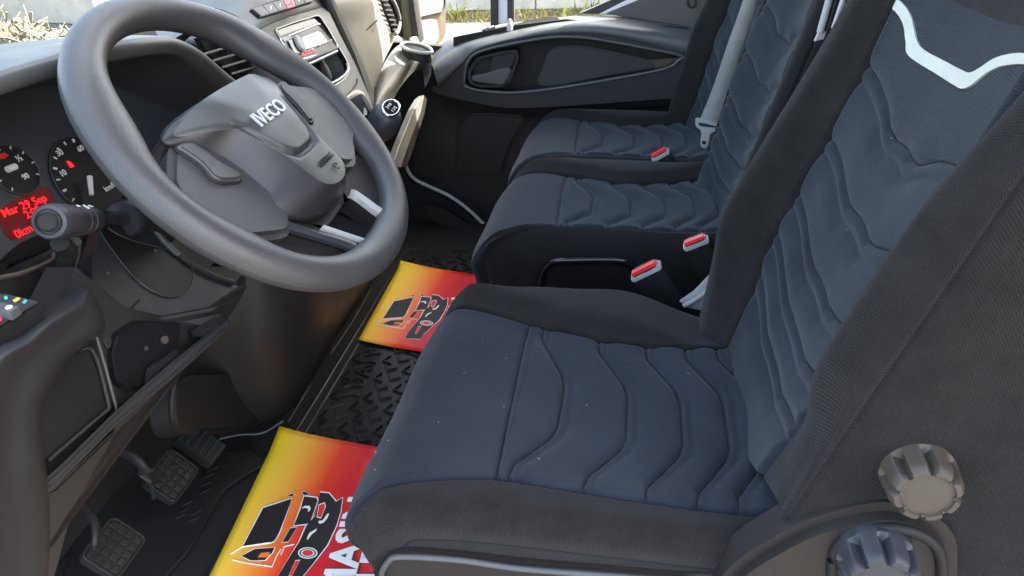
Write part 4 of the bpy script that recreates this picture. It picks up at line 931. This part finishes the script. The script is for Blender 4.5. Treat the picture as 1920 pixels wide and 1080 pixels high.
ds = slab('radio_display', sq(rounded([(566, 70), (597, 58), (603, 62), (615, 76), (612, 80), (574, 93)], 2), .004), SN, .006, MT['lcd'], cr_, .001)
rc = sq([(565, 79)], .0)[0]
P = sq(cr(A([(556, 66), (562, 67), (572, 82), (575, 92), (572, 95), (565, 90), (557, 76)], float), 4, True), .009)
slab('volume_knob', P, SN, .014, MT['beltgrey'], cr_, .002, 3)
for i in range(6):
    x0, y0 = 598+i*4.2, 84-i*1.9
    slab('preset_button', sq([(x0, y0), (x0+2.8, y0-1.2), (x0+4, y0+1), (x0+1.2, y0+2.2)], .0035), SN, .003, MT['gloss'], cr_, 0)
for i in range(4):
    x0, y0 = 566+i*6, 99-i*2.6
    slab('preset_button', sq([(x0, y0), (x0+3.6, y0-1.5), (x0+4.6, y0+.7), (x0+1, y0+2.2)], .0035), SN, .003, MT['white'] if i != 1 else MT['redlamp'], cr_, 0)
slab('mode_button', sq(rounded([(528, 72), (542, 66), (548, 71), (534, 78)], 1.5), .003), SN, .004, MT['beltgrey'], cr_, .001)
slab('red_strip', sq([(566, 104), (592, 94), (593, 96), (567, 106)], .0025), SN, .002, MT['redlamp'], cr_, 0)

# gear lever
gl_ = thing('gear_lever', onX(718, 250, 1.42), 'black ball shaped gear lever knob with chrome framed shift pattern', 'gear lever')
gc = onX(721, 226, 1.40); gx = nrm((-.30, -.55, .78))
lathe('gear_knob', [(.010, -.065), (.016, -.055), (.028, -.032), (.0325, -.012), (.0325, .004), (.0300, .018), (.0255, .027), (.019, .031), (.002, .032)], gc, gx, MT['knobdark'], gl_, 44, None, 50)
gv = nrm(np.cross(gx, A([1., 0, 0]))); gu = nrm(np.cross(gv, gx))
oval = lambda r1, r2, h, n=40: A([gc+gx*h+r1*math.cos(t)*gu+r2*math.sin(t)*gv+gu*.006 for t in np.linspace(0, 2*math.pi, n, endpoint=False)])
slab('pattern_plate', oval(.024, .0155, .0335), gx, .01, MT['gloss'], gl_, .001)
tube('plate_frame', oval(.0245, .016, .033), .0026, MT['chrome'], gl_, 10, True)
for i, s_ in enumerate(('1 3 5', '2 4 6')):
    text('shift_pattern', s_, gc+gx*.0345+gu*.006+gv*(.006 if i else -.006), gu, -gv if (-gv)[2] > 0 else gv, .009, MT['white'], gl_, .0006, .01)
lathe('gear_stem', [(.011, -.16), (.011, -.06)], gc, gx, MT['black'], gl_, 20)
lathe('gear_boot', [(.055, -.20), (.045, -.17), (.03, -.15), (.016, -.13), (.012, -.125)], gc, gx, MT['under'], gl_, 28)

# ------------------------------------------------------------------ passenger door
do = thing('passenger_door', (2.3, .3, .3), 'dark passenger door trim with teardrop recess and inside handle beyond the bench', 'door')
XD = 2.215
def xp(pts, x): return A([onX(px, py, x) for px, py in pts])
def dband(name, rows, m, ku=8, kv=6):
    G = np.stack([cr(A([onX(*q) for q in r]), ku) for r in rows], 0); G = np.stack([cr(G[:, j], kv) for j in range(G.shape[1])], 1)
    return grid(name, G, m, do)
dband('door_sill', [
    [(806, 106, 2.30), (840, 74, 2.36), (883, 61, 2.36), (967, 44, 2.36), (1067, 31, 2.36), (1133, 28, 2.36), (1220, 34, 2.36), (1320, 49, 2.36)],
    [(807, 111, 2.27), (843, 78, 2.32), (886, 66, 2.32), (967, 49, 2.32), (1060, 35, 2.32), (1133, 32, 2.32), (1220, 39, 2.32), (1320, 54, 2.32)],
    [(810, 121, 2.215), (855, 90, 2.25), (892, 77, 2.245), (962, 60, 2.245), (1045, 44, 2.245), (1120, 41, 2.245), (1215, 50, 2.245), (1320, 62, 2.25)],
    [(815, 138, 2.20), (864, 103, 2.220), (895, 86, 2.220), (955, 70, 2.218), (1038, 53, 2.215), (1118, 50, 2.215), (1210, 62, 2.215), (1320, 80, 2.215)],
    [(821, 160, 2.20), (868, 117, 2.212), (893, 95, 2.215), (950, 78, 2.214), (1033, 64, 2.212), (1118, 64, 2.212), (1205, 79, 2.212), (1320, 108, 2.212)],
    [(818, 176, 2.23), (870, 124, 2.24), (895, 99, 2.24), (950, 82, 2.24), (1033, 68, 2.24), (1118, 68, 2.24), (1205, 84, 2.24), (1320, 112, 2.24)]], MT['dashtop'])
tear = [(871, 158), (872, 138), (878, 115), (897, 98), (950, 84), (1033, 70), (1090, 70), (1133, 76), (1200, 88), (1277, 104), (1272, 113), (1243, 130), (1133, 151), (1033, 167), (960, 174), (900, 170), (878, 164)]
body_o = [(808, 165), (828, 160), (848, 140), (868, 112), (893, 90), (950, 74), (1033, 54), (1120, 52), (1205, 66), (1330, 92), (1335, 180), (1250, 185), (1100, 196), (960, 203), (890, 192), (850, 184), (820, 176)]
ring('door_armrest', cr(xp(body_o, XD), 4, True), cr(xp(tear, XD), 4, True), NS, .05, MT['dash'], do, 160)
tube('recess_highlight', cr(xp(tear, XD-.001), 4, True), .0045, MT['dashtop'], do, 8, True)  # paler tube added to put a highlight on the recess edge
slab('recess_back', xp([(850, 185), (850, 70), (960, 48), (1060, 36), (1290, 52), (1290, 180)], XD+.052), NS, .006, MT['black'], do, 0)
cup = rounded([(880, 158), (876, 134), (893, 108), (935, 97), (970, 93), (973, 110), (957, 152), (943, 164), (900, 164)], 6)
cupi = rounded([(885, 155), (882, 136), (897, 112), (935, 102), (966, 98), (968, 110), (953, 149), (940, 159), (901, 159)], 6)
ring('handle_cup', xp(cup, XD+.004), xp(cupi, XD+.004), NS, .03, MT['dash'], do, 80)
slab('cup_back', xp(cup, XD+.034), NS, .004, MT['dash'], do, 0)
slab('cup_rib', xp([(925, 104), (964, 99), (966, 112), (955, 130), (928, 134), (916, 138)], XD+.004), NS, .02, MT['dash'], do, .003)
slab('door_handle', xp(rounded([(884, 143), (912, 138), (928, 132), (953, 127), (959, 133), (948, 156), (940, 160), (892, 154), (884, 150)], 3), XD-.004), NS, .014, MT['dashtop'], do, .004, 3)
tube('handle_tip', xp([(938, 159), (945, 156), (949, 149)], XD-.004), .003, MT['knob'], do, 8)
slab('speaker_panel', xp(cr(A([(1007, 154), (1016, 130), (1027, 101), (1047, 87), (1090, 86), (1150, 97), (1217, 112), (1229, 127), (1133, 144), (1033, 164)], float), 3, True), XD+.03), NS, .012, MT['spk'], do, .004)
slab('pull_pocket', xp([(1218, 112), (1274, 107), (1262, 116), (1243, 129), (1228, 126)], XD+.022), nrm((-1, -.3, .5)), .012, MT['knob'], do, .003)
slab('sill_pocket', A([PL(px, py, onX(1000, 48, 2.285), nrm((-.5, 0, 1))) for px, py in rounded([(958, 49), (1000, 38), (1030, 33), (1046, 35), (1052, 40), (1020, 44), (966, 58)], 5)])+A([-.002, 0, .004]), nrm((-.5, 0, 1)), .004, MT['black'], do, .001)
slab('lock_button', A([PL(px, py, onX(917, 57, 2.285), nrm((-.5, 0, 1))) for px, py in [(904, 60), (918, 54), (929, 52), (929, 57), (910, 63)]])+A([-.004, 0, .008]), nrm((-.5, 0, 1)), .006, MT['black'], do, .002)
slab('lock_mark', A([PL(px, py, onX(917, 57, 2.285), nrm((-.5, 0, 1))) for px, py in [(916, 56), (926, 52.5), (928, 55), (918, 58)]])+A([-.005, 0, .0095]), nrm((-.5, 0, 1)), .003, MT['beltgrey'], do, .001)
lathe('lock_pin', [(.012, 0), (.010, .015), (.005, .032), (.002, .034)], onX(957, 57, 2.27), (0, 0, 1), MT['beltgrey'], do, 16)
dband('door_lower', [
    [(805, 118, 2.235), (850, 160, 2.222), (890, 186, 2.222), (960, 199, 2.222), (1100, 192, 2.222), (1250, 181, 2.222), (1340, 175, 2.222)],
    [(802, 150, 2.24), (845, 180, 2.232), (890, 200, 2.238), (960, 212, 2.245), (1100, 206, 2.245), (1250, 196, 2.245), (1340, 190, 2.245)],
    [(795, 200, 2.25), (845, 220, 2.26), (890, 226, 2.265), (960, 232, 2.27), (1100, 226, 2.27), (1250, 214, 2.27), (1340, 206, 2.27)],
    [(780, 280, 2.25), (840, 300, 2.25), (890, 310, 2.255), (960, 314, 2.26), (1100, 310, 2.26), (1250, 300, 2.26), (1340, 294, 2.26)],
    [(765, 340, 2.25), (840, 380, 2.25), (890, 400, 2.25), (960, 420, 2.25), (1100, 420, 2.25), (1250, 410, 2.25), (1340, 404, 2.25)],
    [(755, 420, 2.25), (820, 450, 2.25), (890, 480, 2.25), (960, 500, 2.25), (1100, 500, 2.25), (1250, 490, 2.25), (1340, 484, 2.25)]], MT['under'])
slab('door_bin', xp(rounded([(880, 212), (940, 214), (978, 218), (984, 228), (955, 280), (940, 330), (850, 330), (855, 240)], 8), 2.236), NS, .02, MT['under'], do, .008, 3)
# window frame of the door
def up_strip(name, pts, x, th, m, par, n=NS, bev=.003): return slab(name, xp(pts, x), n, th, m, par, bev)
up_strip('window_divider', [(918, -420), (932, -420), (933.5, 47), (919.5, 51)], 2.335, .02, MT['pillar'], do)
up_strip('divider_edge', [(949, -420), (960, -420), (963.5, 41), (951.5, 44)], 2.335, .02, MT['pillar'], do)
up_strip('divider_face', [(931, -420), (951, -420), (953, 43), (932, 47)], 2.345, .02, MT['bodywhite'], do)
slab('window_glass', A([onX(830, 80, 2.35), onX(1190, 35, 2.35), onX(1290, -420, 2.35), onX(700, -420, 2.35)]), NS, .004, MT['glass'], do, 0)
# rear pillar trim and sloping frame
bp = thing('door_pillar', onX(1230, 40, 2.30), 'grey trimmed pillar with sloping white edged frame behind the passenger door', 'pillar')
slab('pillar_trim', np.vstack([xp([(1136, 26), (1204, -2)], 2.325), A([[2.325, -.05, .79], [2.325, -.07, .90], [2.325, -.08, 1.76], [2.325, -.76, 1.76], [2.325, -.76, .50]]), xp([(1320, 62), (1225, 42)], 2.325)]), NS, .04, MT['greyhead'], bp, .004)
slab('sloping_frame', xp([(1086, 26), (1110, 16), (1150, -2), (1230, -45), (1330, -120), (1380, -120), (1260, -40), (1178, 0), (1130, 26)], 2.345), NS, .03, MT['pillar'], bp, .004)
slab('frame_edge', xp([(1125, 26), (1150, 13), (1178, -1), (1262, -42), (1385, -122), (1400, -118), (1290, -46), (1206, -1), (1175, 14), (1143, 27)], 2.338), NS, .02, MT['bodywhite'], bp, .003)
tube('trim_hook', cr(xp([(1290, -8), (1289, 6), (1293, 13), (1300, 12), (1303, 4), (1302, -8)], 2.32), 4), .0035, MT['pillar'], bp, 8)
# front pillar on the passenger side
ap = thing('windscreen_pillar', onX(765, 60, 2.22), 'dark windscreen pillar with olive stripe at the right end of the dashboard', 'pillar')
slab('pillar_cover', xp([(600, -480), (668, -480), (757, -10), (760, 74), (744, 66), (730, 20)], 2.215), NS, .06, MT['pillar'], ap, .004)
slab('pillar_stripe', xp([(664, -480), (686, -480), (764, 0), (772, 78), (756, 74), (751, 0)], 2.205), NS, .06, MT['olive'], ap, .004)
slab('pillar_seal', xp([(684, -480), (706, -480), (774, 0), (786, 82), (770, 78), (762, 0)], 2.21), NS, .06, MT['pillar'], ap, .004)
lathe('pillar_bolt', [(.014, 0), (.012, .012), (.004, .016)], onX(777, 79, 2.19), (-.3, 0, 1), MT['beltgrey'], ap, 16)
lp = thing('left_windscreen_pillar', (.43, .76, 1.2), 'dark windscreen pillar beside the driver', 'pillar')
# windscreen
wsn = nrm((0, .80, .60))
ws = thing('windscreen', (1.36, .8, 1.28), 'clear sloping windscreen above the dashboard', 'windscreen')
slab('glass_pane', A([[.46, 1.07, .865], [2.20, 1.07, .865], [2.14, .44, 1.70], [.50, .44, 1.70]]), wsn, .005, MT['glass'], ws, 0)
bpy.data.objects.remove(lp)

# sill, seal and kick panel at the passenger's feet
ks = thing('sill_cover', onX(850, 420, 2.12), 'dark step cover with a pale rubber door seal at the foot of the passenger door', 'sill')
tube('door_seal', cr(xp([(766, 282), (762, 300), (764, 318), (778, 336), (803, 349), (840, 366), (876, 391), (914, 427)], 2.19), 6), .0060, MT['beltgrey'], ks, 8)
slab('step_panel', xp(cr(A([(756, 320), (775, 345), (803, 358), (840, 376), (876, 402), (925, 450), (925, 520), (800, 520), (745, 400)], float), 4, True), 2.195), NS, .03, MT['black'], ks, .004)
slab('kick_plate', xp(cr(A([(785, 388), (815, 386), (850, 402), (885, 430), (902, 452), (866, 455), (835, 432)], float), 4, True), 2.16), nrm((-1, 0, .5)), .02, MT['under'], ks, .005)

# outside mirror
mi = thing('side_mirror', onX(810, 40, 2.66), 'outside mirror with two glasses in a pale housing beyond the passenger window', 'mirror')
mn = nrm((-.62, -.78, .02)); m0 = onX(808, 40, 2.62)
def mq(pts, w=0.): return A([PL(px, py, m0+mn*w, mn) for px, py in pts])
slab('mirror_housing', mq(rounded([(774, -70), (838, -70), (840, 40), (839, 66), (828, 84), (800, 94), (784, 92), (776, 40)], 10), -.006), mn, .09, MT['knob'], mi, .012, 4)
slab('upper_glass', mq(rounded([(778, -60), (834, -60), (833, 10), (829, 19), (784, 30), (779, 26)], 5), .000), mn, .006, MT['mirrorglass'], mi, .001)
tube('glass_frame', mq(rounded([(777, -60), (835, -60), (834, 12), (830, 21), (784, 32), (778, 28)], 5), .001), .004, MT['pillar'], mi, 8, True)
slab('lower_glass', mq(rounded([(780, 40), (816, 35), (821, 44), (823, 70), (818, 80), (796, 88), (784, 86)], 6), .000), mn, .006, MT['mirrorglass'], mi, .001)
tube('mirror_arm', A([onX(786, 60, 2.63)+A([0, .06, 0]), onX(770, 70, 2.42)]), .02, MT['pillar'], mi, 12)

# ------------------------------------------------------------------ floor mat, leaflets and pedals
fm = thing('floor_mat', (1.3, .6, FZ), 'black rubber floor mat with arrow tread and raised letters between the two leaflets', 'floor mat')
slab('mat_sheet', A([[.70, .36, FZ+.006], [1.98, .36, FZ+.006], [1.98, .715, FZ+.006], [.70, .715, FZ+.006]]), (0, 0, 1), .006, MT['rubber'], fm, .002)
for y_, r_ in ((.706, .006), (.684, .004)):
    tube('mat_ridge', cr(A([(.73, y_-.03, FZ+.006), (.75, y_, FZ+.006), (1.1, y_, FZ+.006), (1.5, y_, FZ+.006), (1.92, y_, FZ+.006), (1.95, y_-.03, FZ+.006)]), 6), r_, MT['rubber'], fm, 8)
def tread_mesh():
    V, Fc = [], []
    outl = [(-.0195, .0155), (-.0155, .0195), (0, .0035), (.0155, .0195), (.0195, .0155), (0, -.0045)]
    top_ = [(-.0178, .0165), (-.0164, .0178), (0, .0014), (.0164, .0178), (.0178, .0165), (0, -.0016)]
    V = [(x, y, 0) for x, y in outl]+[(x, y, .0060) for x, y in top_]
    Fc = [(i, (i+1) % 6, 6+(i+1) % 6, 6+i) for i in range(6)]+[(6, 7, 8, 11), (8, 9, 10, 11)]
    me = bpy.data.meshes.new('tread_bar'); me.from_pydata(V, [], Fc); me.materials.append(MT['rubber']); me.update()
    return me
tm = tread_mesh(); nt_ = 0
for i in range(32):
    for j in range(8):
        x, y = .80+i*.036, .395+j*.040+(.020 if i % 2 else 0)
        if y > .675 or (1.22 < x < 1.45 and .600 < y < .655): continue
        if x > 1.96 or nt_ >= 290: continue
        o = bpy.data.objects.new('tread_bar', tm); COL.objects.link(o); o.parent = fm; nt_ += 1
        o.location = (x-1.3, y-.6, .006); o.rotation_euler = (0, 0, math.radians(200 if j % 2 else 250))
text('mat_lettering', 'DAILY', A([1.345, .628, FZ+.0062]), (1, 0, 0), (0, 1, 0), .056, MT['rubber'], fm, .0045, .004)
slab('mat_emblem', A([[1.235, .606, FZ+.010], [1.262, .616, FZ+.010], [1.255, .640, FZ+.010], [1.228, .650, FZ+.010], [1.240, .628, FZ+.010]]), (0, 0, 1), .004, MT['rubber'], fm, .001)
# heel pad bars and a stitched edge in the driver's footwell
hm = thing('heel_pad', onZ(380, 930, FZ), 'black floor lining with raised grip bars beneath the pedals', 'floor lining')
pts = [(300, 1090), (350, 1035), (372, 1000), (400, 950), (425, 915), (460, 890), (505, 868), (470, 845), (300, 850), (150, 960), (120, 1090)]
slab('lining_sheet', A([onZ(px, py, FZ+.004) for px, py in pts]), (0, 0, 1), .003, MT['rubber'], hm, .001)
tube('lining_edge', cr(A([onZ(px, py, FZ+.005) for px, py in pts[:7]]), 6), .0022, MT['under'], hm, 6)
for px, py in ((394, 868), (392, 892), (386, 908), (384, 922), (350, 945), (344, 958), (368, 962), (338, 968), (362, 975), (398, 880)):
    tube('grip_bar', A([onZ(px-9, py+4, FZ+.006), onZ(px+10, py-5, FZ+.006)]), .0022, MT['carpet'], hm, 8)

def leaflet(corner, label):
    """corner: far yellow corner; local x = -along the yellow edge (towards the driver's door), local y = towards the red edge"""
    t = thing('paper_leaflet', corner, label, 'leaflet', 'printed leaflets laid on the floor')
    return t
LC = onZ(525, 805, FZ+.0150); LW, LL = .300, .41
f1 = leaflet(LC, 'yellow and red printed leaflet on the driver side floor, nearest the pedals')
e1 = nrm(onZ(410, 1045, FZ+.0150)-LC); e1[2] = 0; e2 = nrm(A([-.13, -.99, 0]))
S = []
for i in range(25):
    S.append([LC+e1*LL*i/24+e2*LW*j/20+A([0, 0, .0016*math.sin(i*.45)*math.sin(j*.3)+.004*(j/20)**3*(i/24)+.009*max(0, 1-i/5)**2*max(0, 1-j/9)**2]) for j in range(21)])
S = A(S); sheet = grid('sheet', S, MT['paper'], f1, 180)
sm_ = sheet.modifiers.new('thickness', 'SOLIDIFY'); sm_.thickness = .0004; sm_.offset = -1
def fq(pts, h=.0010): return A([onZ(400+px/3, 720+py/3, FZ+.0150+.0018+h) for px, py in pts])
UPV = (0, 0, 1)
def art(name, pts, m, h): return slab(name, fq(pts, h), UPV, .0003, m, f1, 0)
def outl(pts, k, dx=0): 
    P = A(pts, float); c = P.mean(0); d = P-c; return c+d*(1+k/np.linalg.norm(d, axis=1)[:, None])
def inked(pts, m=None, k=7):
    art('white_outline', outl(pts, k), MT['white'], .0004); art('print_shape', pts, m or MT['ink'], .0008)
inked([(165, 915), (280, 697), (440, 645), (435, 668), (370, 835), (345, 880), (320, 892)])
inked([(510, 632), (580, 640), (586, 655), (542, 783), (452, 795), (490, 705)])
inked([(600, 610), (650, 615), (690, 662), (726, 640), (715, 720), (690, 800), (640, 905), (560, 1010), (500, 1085), (470, 1150), (330, 1150), (362, 1080), (430, 970), (482, 890), (522, 800), (572, 740), (592, 650)])
inked([(388, 888), (432, 812), (470, 806), (420, 886)], None, 5)
inked([(160, 967), (232, 928), (345, 920), (330, 950), (290, 990), (210, 992)], None, 6)
inked([(496, 610), (515, 604), (540, 622), (512, 626)], None, 4); inked([(418, 628), (440, 616), (458, 622), (440, 632)], None, 3)
for pts, k in (([(595, 682), (625, 670), (628, 692), (606, 750), (584, 745)], 6), ([(425, 1078), (460, 996), (486, 992), (442, 1078)], 5)):
    art('white_outline', outl(pts, k), MT['white'], .0011); art('print_shape', pts, MT['printred'], .0014)
ell = lambda cx, cy, a, b: [(cx+a*math.cos(t), cy+b*math.sin(t)) for t in np.linspace(0, 2*math.pi, 24, endpoint=False)]
art('white_outline', ell(531, 950, 55, 32), MT['white'], .0011); art('print_shape', ell(531, 950, 47, 26), MT['ink'], .0013)
art('white_outline', ell(531, 950, 38, 21), MT['white'], .0015); art('print_shape', ell(531, 950, 31, 17), MT['printred'], .0017)
art('print_shape', [(250, 975), (268, 950), (315, 945), (318, 962), (296, 975)], MT['printorange'], .0013)
for pts in ([(525, 870), (540, 838), (582, 812), (578, 826), (552, 846), (532, 876)], [(590, 770), (612, 768), (620, 760), (640, 730), (652, 728), (640, 756), (618, 780), (596, 786)], [(497, 700), (512, 686), (540, 684), (548, 700), (540, 716), (530, 716), (536, 702), (516, 696)]):
    art('print_line', pts, MT['white'], .0012)
for a, b_, c_ in (((100, 955), (165, 915), (320, 892)), ((380, 960), (400, 915), (455, 902)), ((110, 990), (200, 1010), (330, 1028)), ((330, 1028), (360, 960), (380, 930))):
    tube('print_line', fq([a, b_, c_], .0006), .0010, MT['white'], f1, 6)
tx = nrm(e1*-1)
tb = A([onZ(658, 1018, FZ+.0180), onZ(701, 1068, FZ+.0180)]); ty = np.cross(A([0, 0, 1.]), tx)
for wd, o_, sz in (('MASIN', tb[0], .076), ('AUT', tb[1], .070)):
    text('word_shade', wd, o_-ty*.003+tx*.002-A([0, 0, .0004]), tx, ty, sz, MT['maroon'], f1, .0005, .045)
    text('printed_words', wd, o_, tx, ty, sz, MT['white'], f1, .0007, .028)
f2 = f1.copy(); COL.objects.link(f2); f2.location = onZ(752, 493, FZ+.0150)
f2['label'] = 'yellow and red printed leaflet in the passenger footwell, half under the steering wheel view'
f2['label'] = 'farther yellow and red printed leaflet, on the floor before the passenger bench'
f2.rotation_euler = (0, 0, math.radians(-5))
for ch in list(f1.children):
    c = ch.copy(); COL.objects.link(c); c.parent = f2

def pedal(cx, cy, w_, h_, label, kind, arm, z=.2, y=.80, tilt=0.):
    c = onY(cx, cy, y); n = nrm((0, -.72, .69)); u = nrm(A([1., 0, tilt])); u = nrm(u-n*np.dot(u, n)); v = np.cross(n, u)
    t = thing(kind+'_pedal', c, label, 'pedal', 'foot pedals')
    P2 = rounded([(-w_, -h_), (w_, -h_), (w_*1.02, h_*.8), (w_*.8, h_), (-w_*.8, h_), (-w_*1.02, h_*.8)], w_*.25)
    slab('pedal_pad', A([c+u*p[0]+v*p[1] for p in P2]), n, .014, MT['black'], t, .003); c0 = c-n*.022-u*w_*(.75 if kind != 'accelerator' else 0.)
    if kind == 'accelerator':
        for k in range(6):
            s_ = -h_*.85+k*h_*.34
            tube('pad_rib', A([c+n*.001+u*(-w_*.86)+v*s_, c+n*.001+u*(w_*.86)+v*s_]), .0026, MT['dash'], t, 6)
    else:
        for i in range(5):
            for j in range(4):
                q = c+u*(-w_*.72+i*w_*.36)+v*(-h_*.66+j*h_*.44)
                box('pad_stud', q+n*.001, u*w_*.13, v*h_*.16, n*.002, MT['rubber'], t, .0006, 1)
        tube('pad_rim', A([c+n*.001+u*p[0]*.97+v*p[1]*.97 for p in P2]), .0020, MT['under'], t, 6, True)
    tube('pedal_arm', cr(A([c0]+[onY(*q) for q in arm]), 6), .0115, MT['under'], t, 10, ab=(.55, 1.2))
    return t
pedal(378, 830, .030, .042, 'ribbed black accelerator pedal, the farthest and smallest of the three', 'accelerator', [(385, 800, .86), (390, 740, .95)])
pedal(322, 891, .042, .034, 'square black brake pedal with moulded studs, the middle one of three', 'brake', [(262, 868, .82), (205, 832, .90), (180, 800, .96)])
pedal(214, 1026, .040, .034, 'black clutch pedal with studded pad, nearest to the driver door', 'clutch', [(180, 985, .83), (150, 930, .90), (130, 880, .96)])

# ------------------------------------------------------------------ outside
def wall(name, p, q, h, th, m, label):
    p, q = A([*p, GZ]), A([*q, GZ]); d = nrm(q-p); n = A([d[1], -d[0], 0]); c = (p+q)/2
    t = thing(name, c, label, 'wall')
    L = np.linalg.norm(q-p); k = int(L/2.4)
    for i in range(k):
        for r in range(3):
            a = p+d*(L*i/k+.012); b_ = p+d*(L*(i+1)/k-.012); z0, z1 = h*r/3+.008, h*(r+1)/3-.008
            up = A([0, 0, 1.])
            box('wall_panel', (a+b_)/2+up*(z0+z1)/2, d*np.linalg.norm(b_-a)/2, n*th/2, up*(z1-z0)/2, m, t, .01, 1)
    return t
wa, wb = onZ(-60, 36, GZ)[:2], onZ(150, 44, GZ)[:2]
dd = nrm(wb-wa)
wall('boundary_wall', wa-dd*3, wb+dd*.6, 2.2, .2, MT['concrete'], 'pale weathered panel wall behind the heap of timber, seen through the windscreen')
wall('concrete_wall', (11.75, -6), (11.95, 4.2), 2.0, .2, MT['concrete'], 'grey concrete wall behind the weeds, seen through the passenger window')
# heap of splintered timber in front of the cab
bm = bmesh.new(); hc = onZ(45, 125, GZ); h2 = onZ(55, 92, GZ)
for i in range(620):
    t = rng.random(); c = hc*(1-t)+h2*t; side = A([dd[0], dd[1], 0])
    s = rng.normal(0, 1.1); hh = max(0.03, .34-.09*abs(s)**1.5)*rng.random()
    p = c+side*s+A([0, 0, .05+hh]); d = nrm(rng.normal(0, 1, 3)*A([1, 1, .7])); Ln = rng.uniform(.08, .36); wd = rng.uniform(.005, .022)
    a = nrm(np.cross(d, rng.normal(0, 1, 3))); b_ = np.cross(d, a)
    vv = [bm.verts.new(p+d*Ln*sx+a*wd*sy+b_*wd*.4*sz) for sx in (-1, 1) for sy in (-1, 1) for sz in (-1, 1)]
    for f in ((0, 1, 3, 2), (4, 6, 7, 5), (0, 4, 5, 1), (2, 3, 7, 6), (0, 2, 6, 4), (1, 5, 7, 3)): bm.faces.new([vv[k] for k in f])
hp = bm_obj('timber_heap', bm, MT['straw']); tag(hp, 'heap of sun bleached splintered timber outside the windscreen', 'timber heap', kind='stuff')
# weeds along the foot of the far wall
for nm, m, lab, cnt, x0, x1, hgt in (('dry_weeds', 'weed', 'yellow dry weeds growing along the foot of the concrete wall', 3600, 10.9, 11.75, .085), ('green_weeds', 'weedg', 'taller green weeds in the yellow weed strip', 60, 10.9, 11.7, .30)):
    bm = bmesh.new()
    for i in range(cnt):
        if nm == 'dry_weeds': p = A([rng.uniform(x0, x1), rng.uniform(-5, 4), GZ])
        else:
            cl = rng.integers(0, 4); p = A([11.35+rng.normal(0, .12), (2.75, -1.6, .9, -3.4)[cl]+rng.normal(0, .18), GZ])
        d = nrm(A([rng.normal(0, .5), rng.normal(0, .5), 1])); hh = hgt*rng.uniform(.4, 1.1); s_ = A([rng.normal(), rng.normal(), 0]); s_ = nrm(s_)*.012*(1+2*(nm != 'dry_weeds'))
        a, b_, c = bm.verts.new(p-s_), bm.verts.new(p+s_), bm.verts.new(p+d*hh); bm.faces.new((a, b_, c))
    o = bm_obj(nm, bm, MT[m]); tag(o, lab, 'weeds', kind='stuff')
# blue container beyond the windscreen
bc = onZ(412, 30, GZ); bt2 = thing('blue_container', bc, 'deep blue container standing outside beyond the windscreen', 'container')
u2 = nrm(A([M[0][0], M[1][0], 0])); v2 = A([-u2[1], u2[0], 0])
box('container_body', bc+v2*1.2+u2*.1+A([0, 0, 1.1]), u2*.62, v2*.9, A([0, 0, 1.1]), MT['blue'], bt2, .02)
for i in range(7): box('container_rib', bc+v2*.28+u2*(-.42+i*.17)+A([0, 0, 1.1]), u2*.03, v2*.03, A([0, 0, 1.0]), MT['blue'], bt2, .01, 1)
# bright bracket glimpsed behind the driver's backrest
br = thing('belt_bracket', onX(1570, 40, 1.30), 'bright metal belt bracket with dark slots behind the driver backrest', 'bracket')
for a, b_, r_, m in (((1538, 60), (1566, -40), .006, 'beltgrey'), ((1552, 58), (1580, -40), .005, 'black'), ((1562, 52), (1594, -40), .006, 'silver'), ((1578, 34), (1606, -40), .004, 'black'), ((1586, 30), (1616, -40), .006, 'beltgrey')):
    tube('bracket_bar', xp([a, b_], 1.30), r_, MT[m], br, 8)
slab('bracket_foot', xp([(1528, 78), (1540, 52), (1552, 56), (1545, 74)], 1.30), NS, .01, MT['beltgrey'], br, .002)
st2 = thing('sill_trim', onX(1850, 1050, .70), 'pale grey trim with a black seal behind the driver seat base', 'trim')
slab('trim_panel', xp([(1760, 990), (1960, 930), (1960, 1130), (1740, 1130)], .70), NS, .02, MT['knob'], st2, .003)
slab('trim_seal', xp([(1868, 1130), (1880, 1060), (1920, 985), (1960, 950), (1960, 1130)], .690), NS, .02, MT['under'], st2, .004)
# lint caught on the driver's cushion
bm = bmesh.new()
for px, py in ((949, 672), (703, 881), (704, 848), (728, 826), (945, 762), (822, 792), (870, 700), (1180, 690), (1420, 690), (1010, 860), (905, 640), (1640, 500), (1290, 700), (1100, 760)):
    c = onZ(px, py, .444); d = nrm(A([rng.normal(), rng.normal(), 0]))*rng.uniform(.0008, .0018); e_ = nrm(np.cross(d, A([0, 0, 1.])))*.00025
    q = [bm.verts.new(c+a*d+b_*e_+A([0, 0, h])) for a in (-1, 1) for b_, h in ((-1, 0), (1, 0), (0, .0007))]
    for f in ((0, 1, 4, 3), (1, 2, 5, 4), (2, 0, 3, 5), (0, 2, 1), (3, 4, 5)): bm.faces.new([q[k] for k in f])
lint = bm_obj('lint', bm, MT['beltgrey'], drv); lint['kind'] = 'stuff'
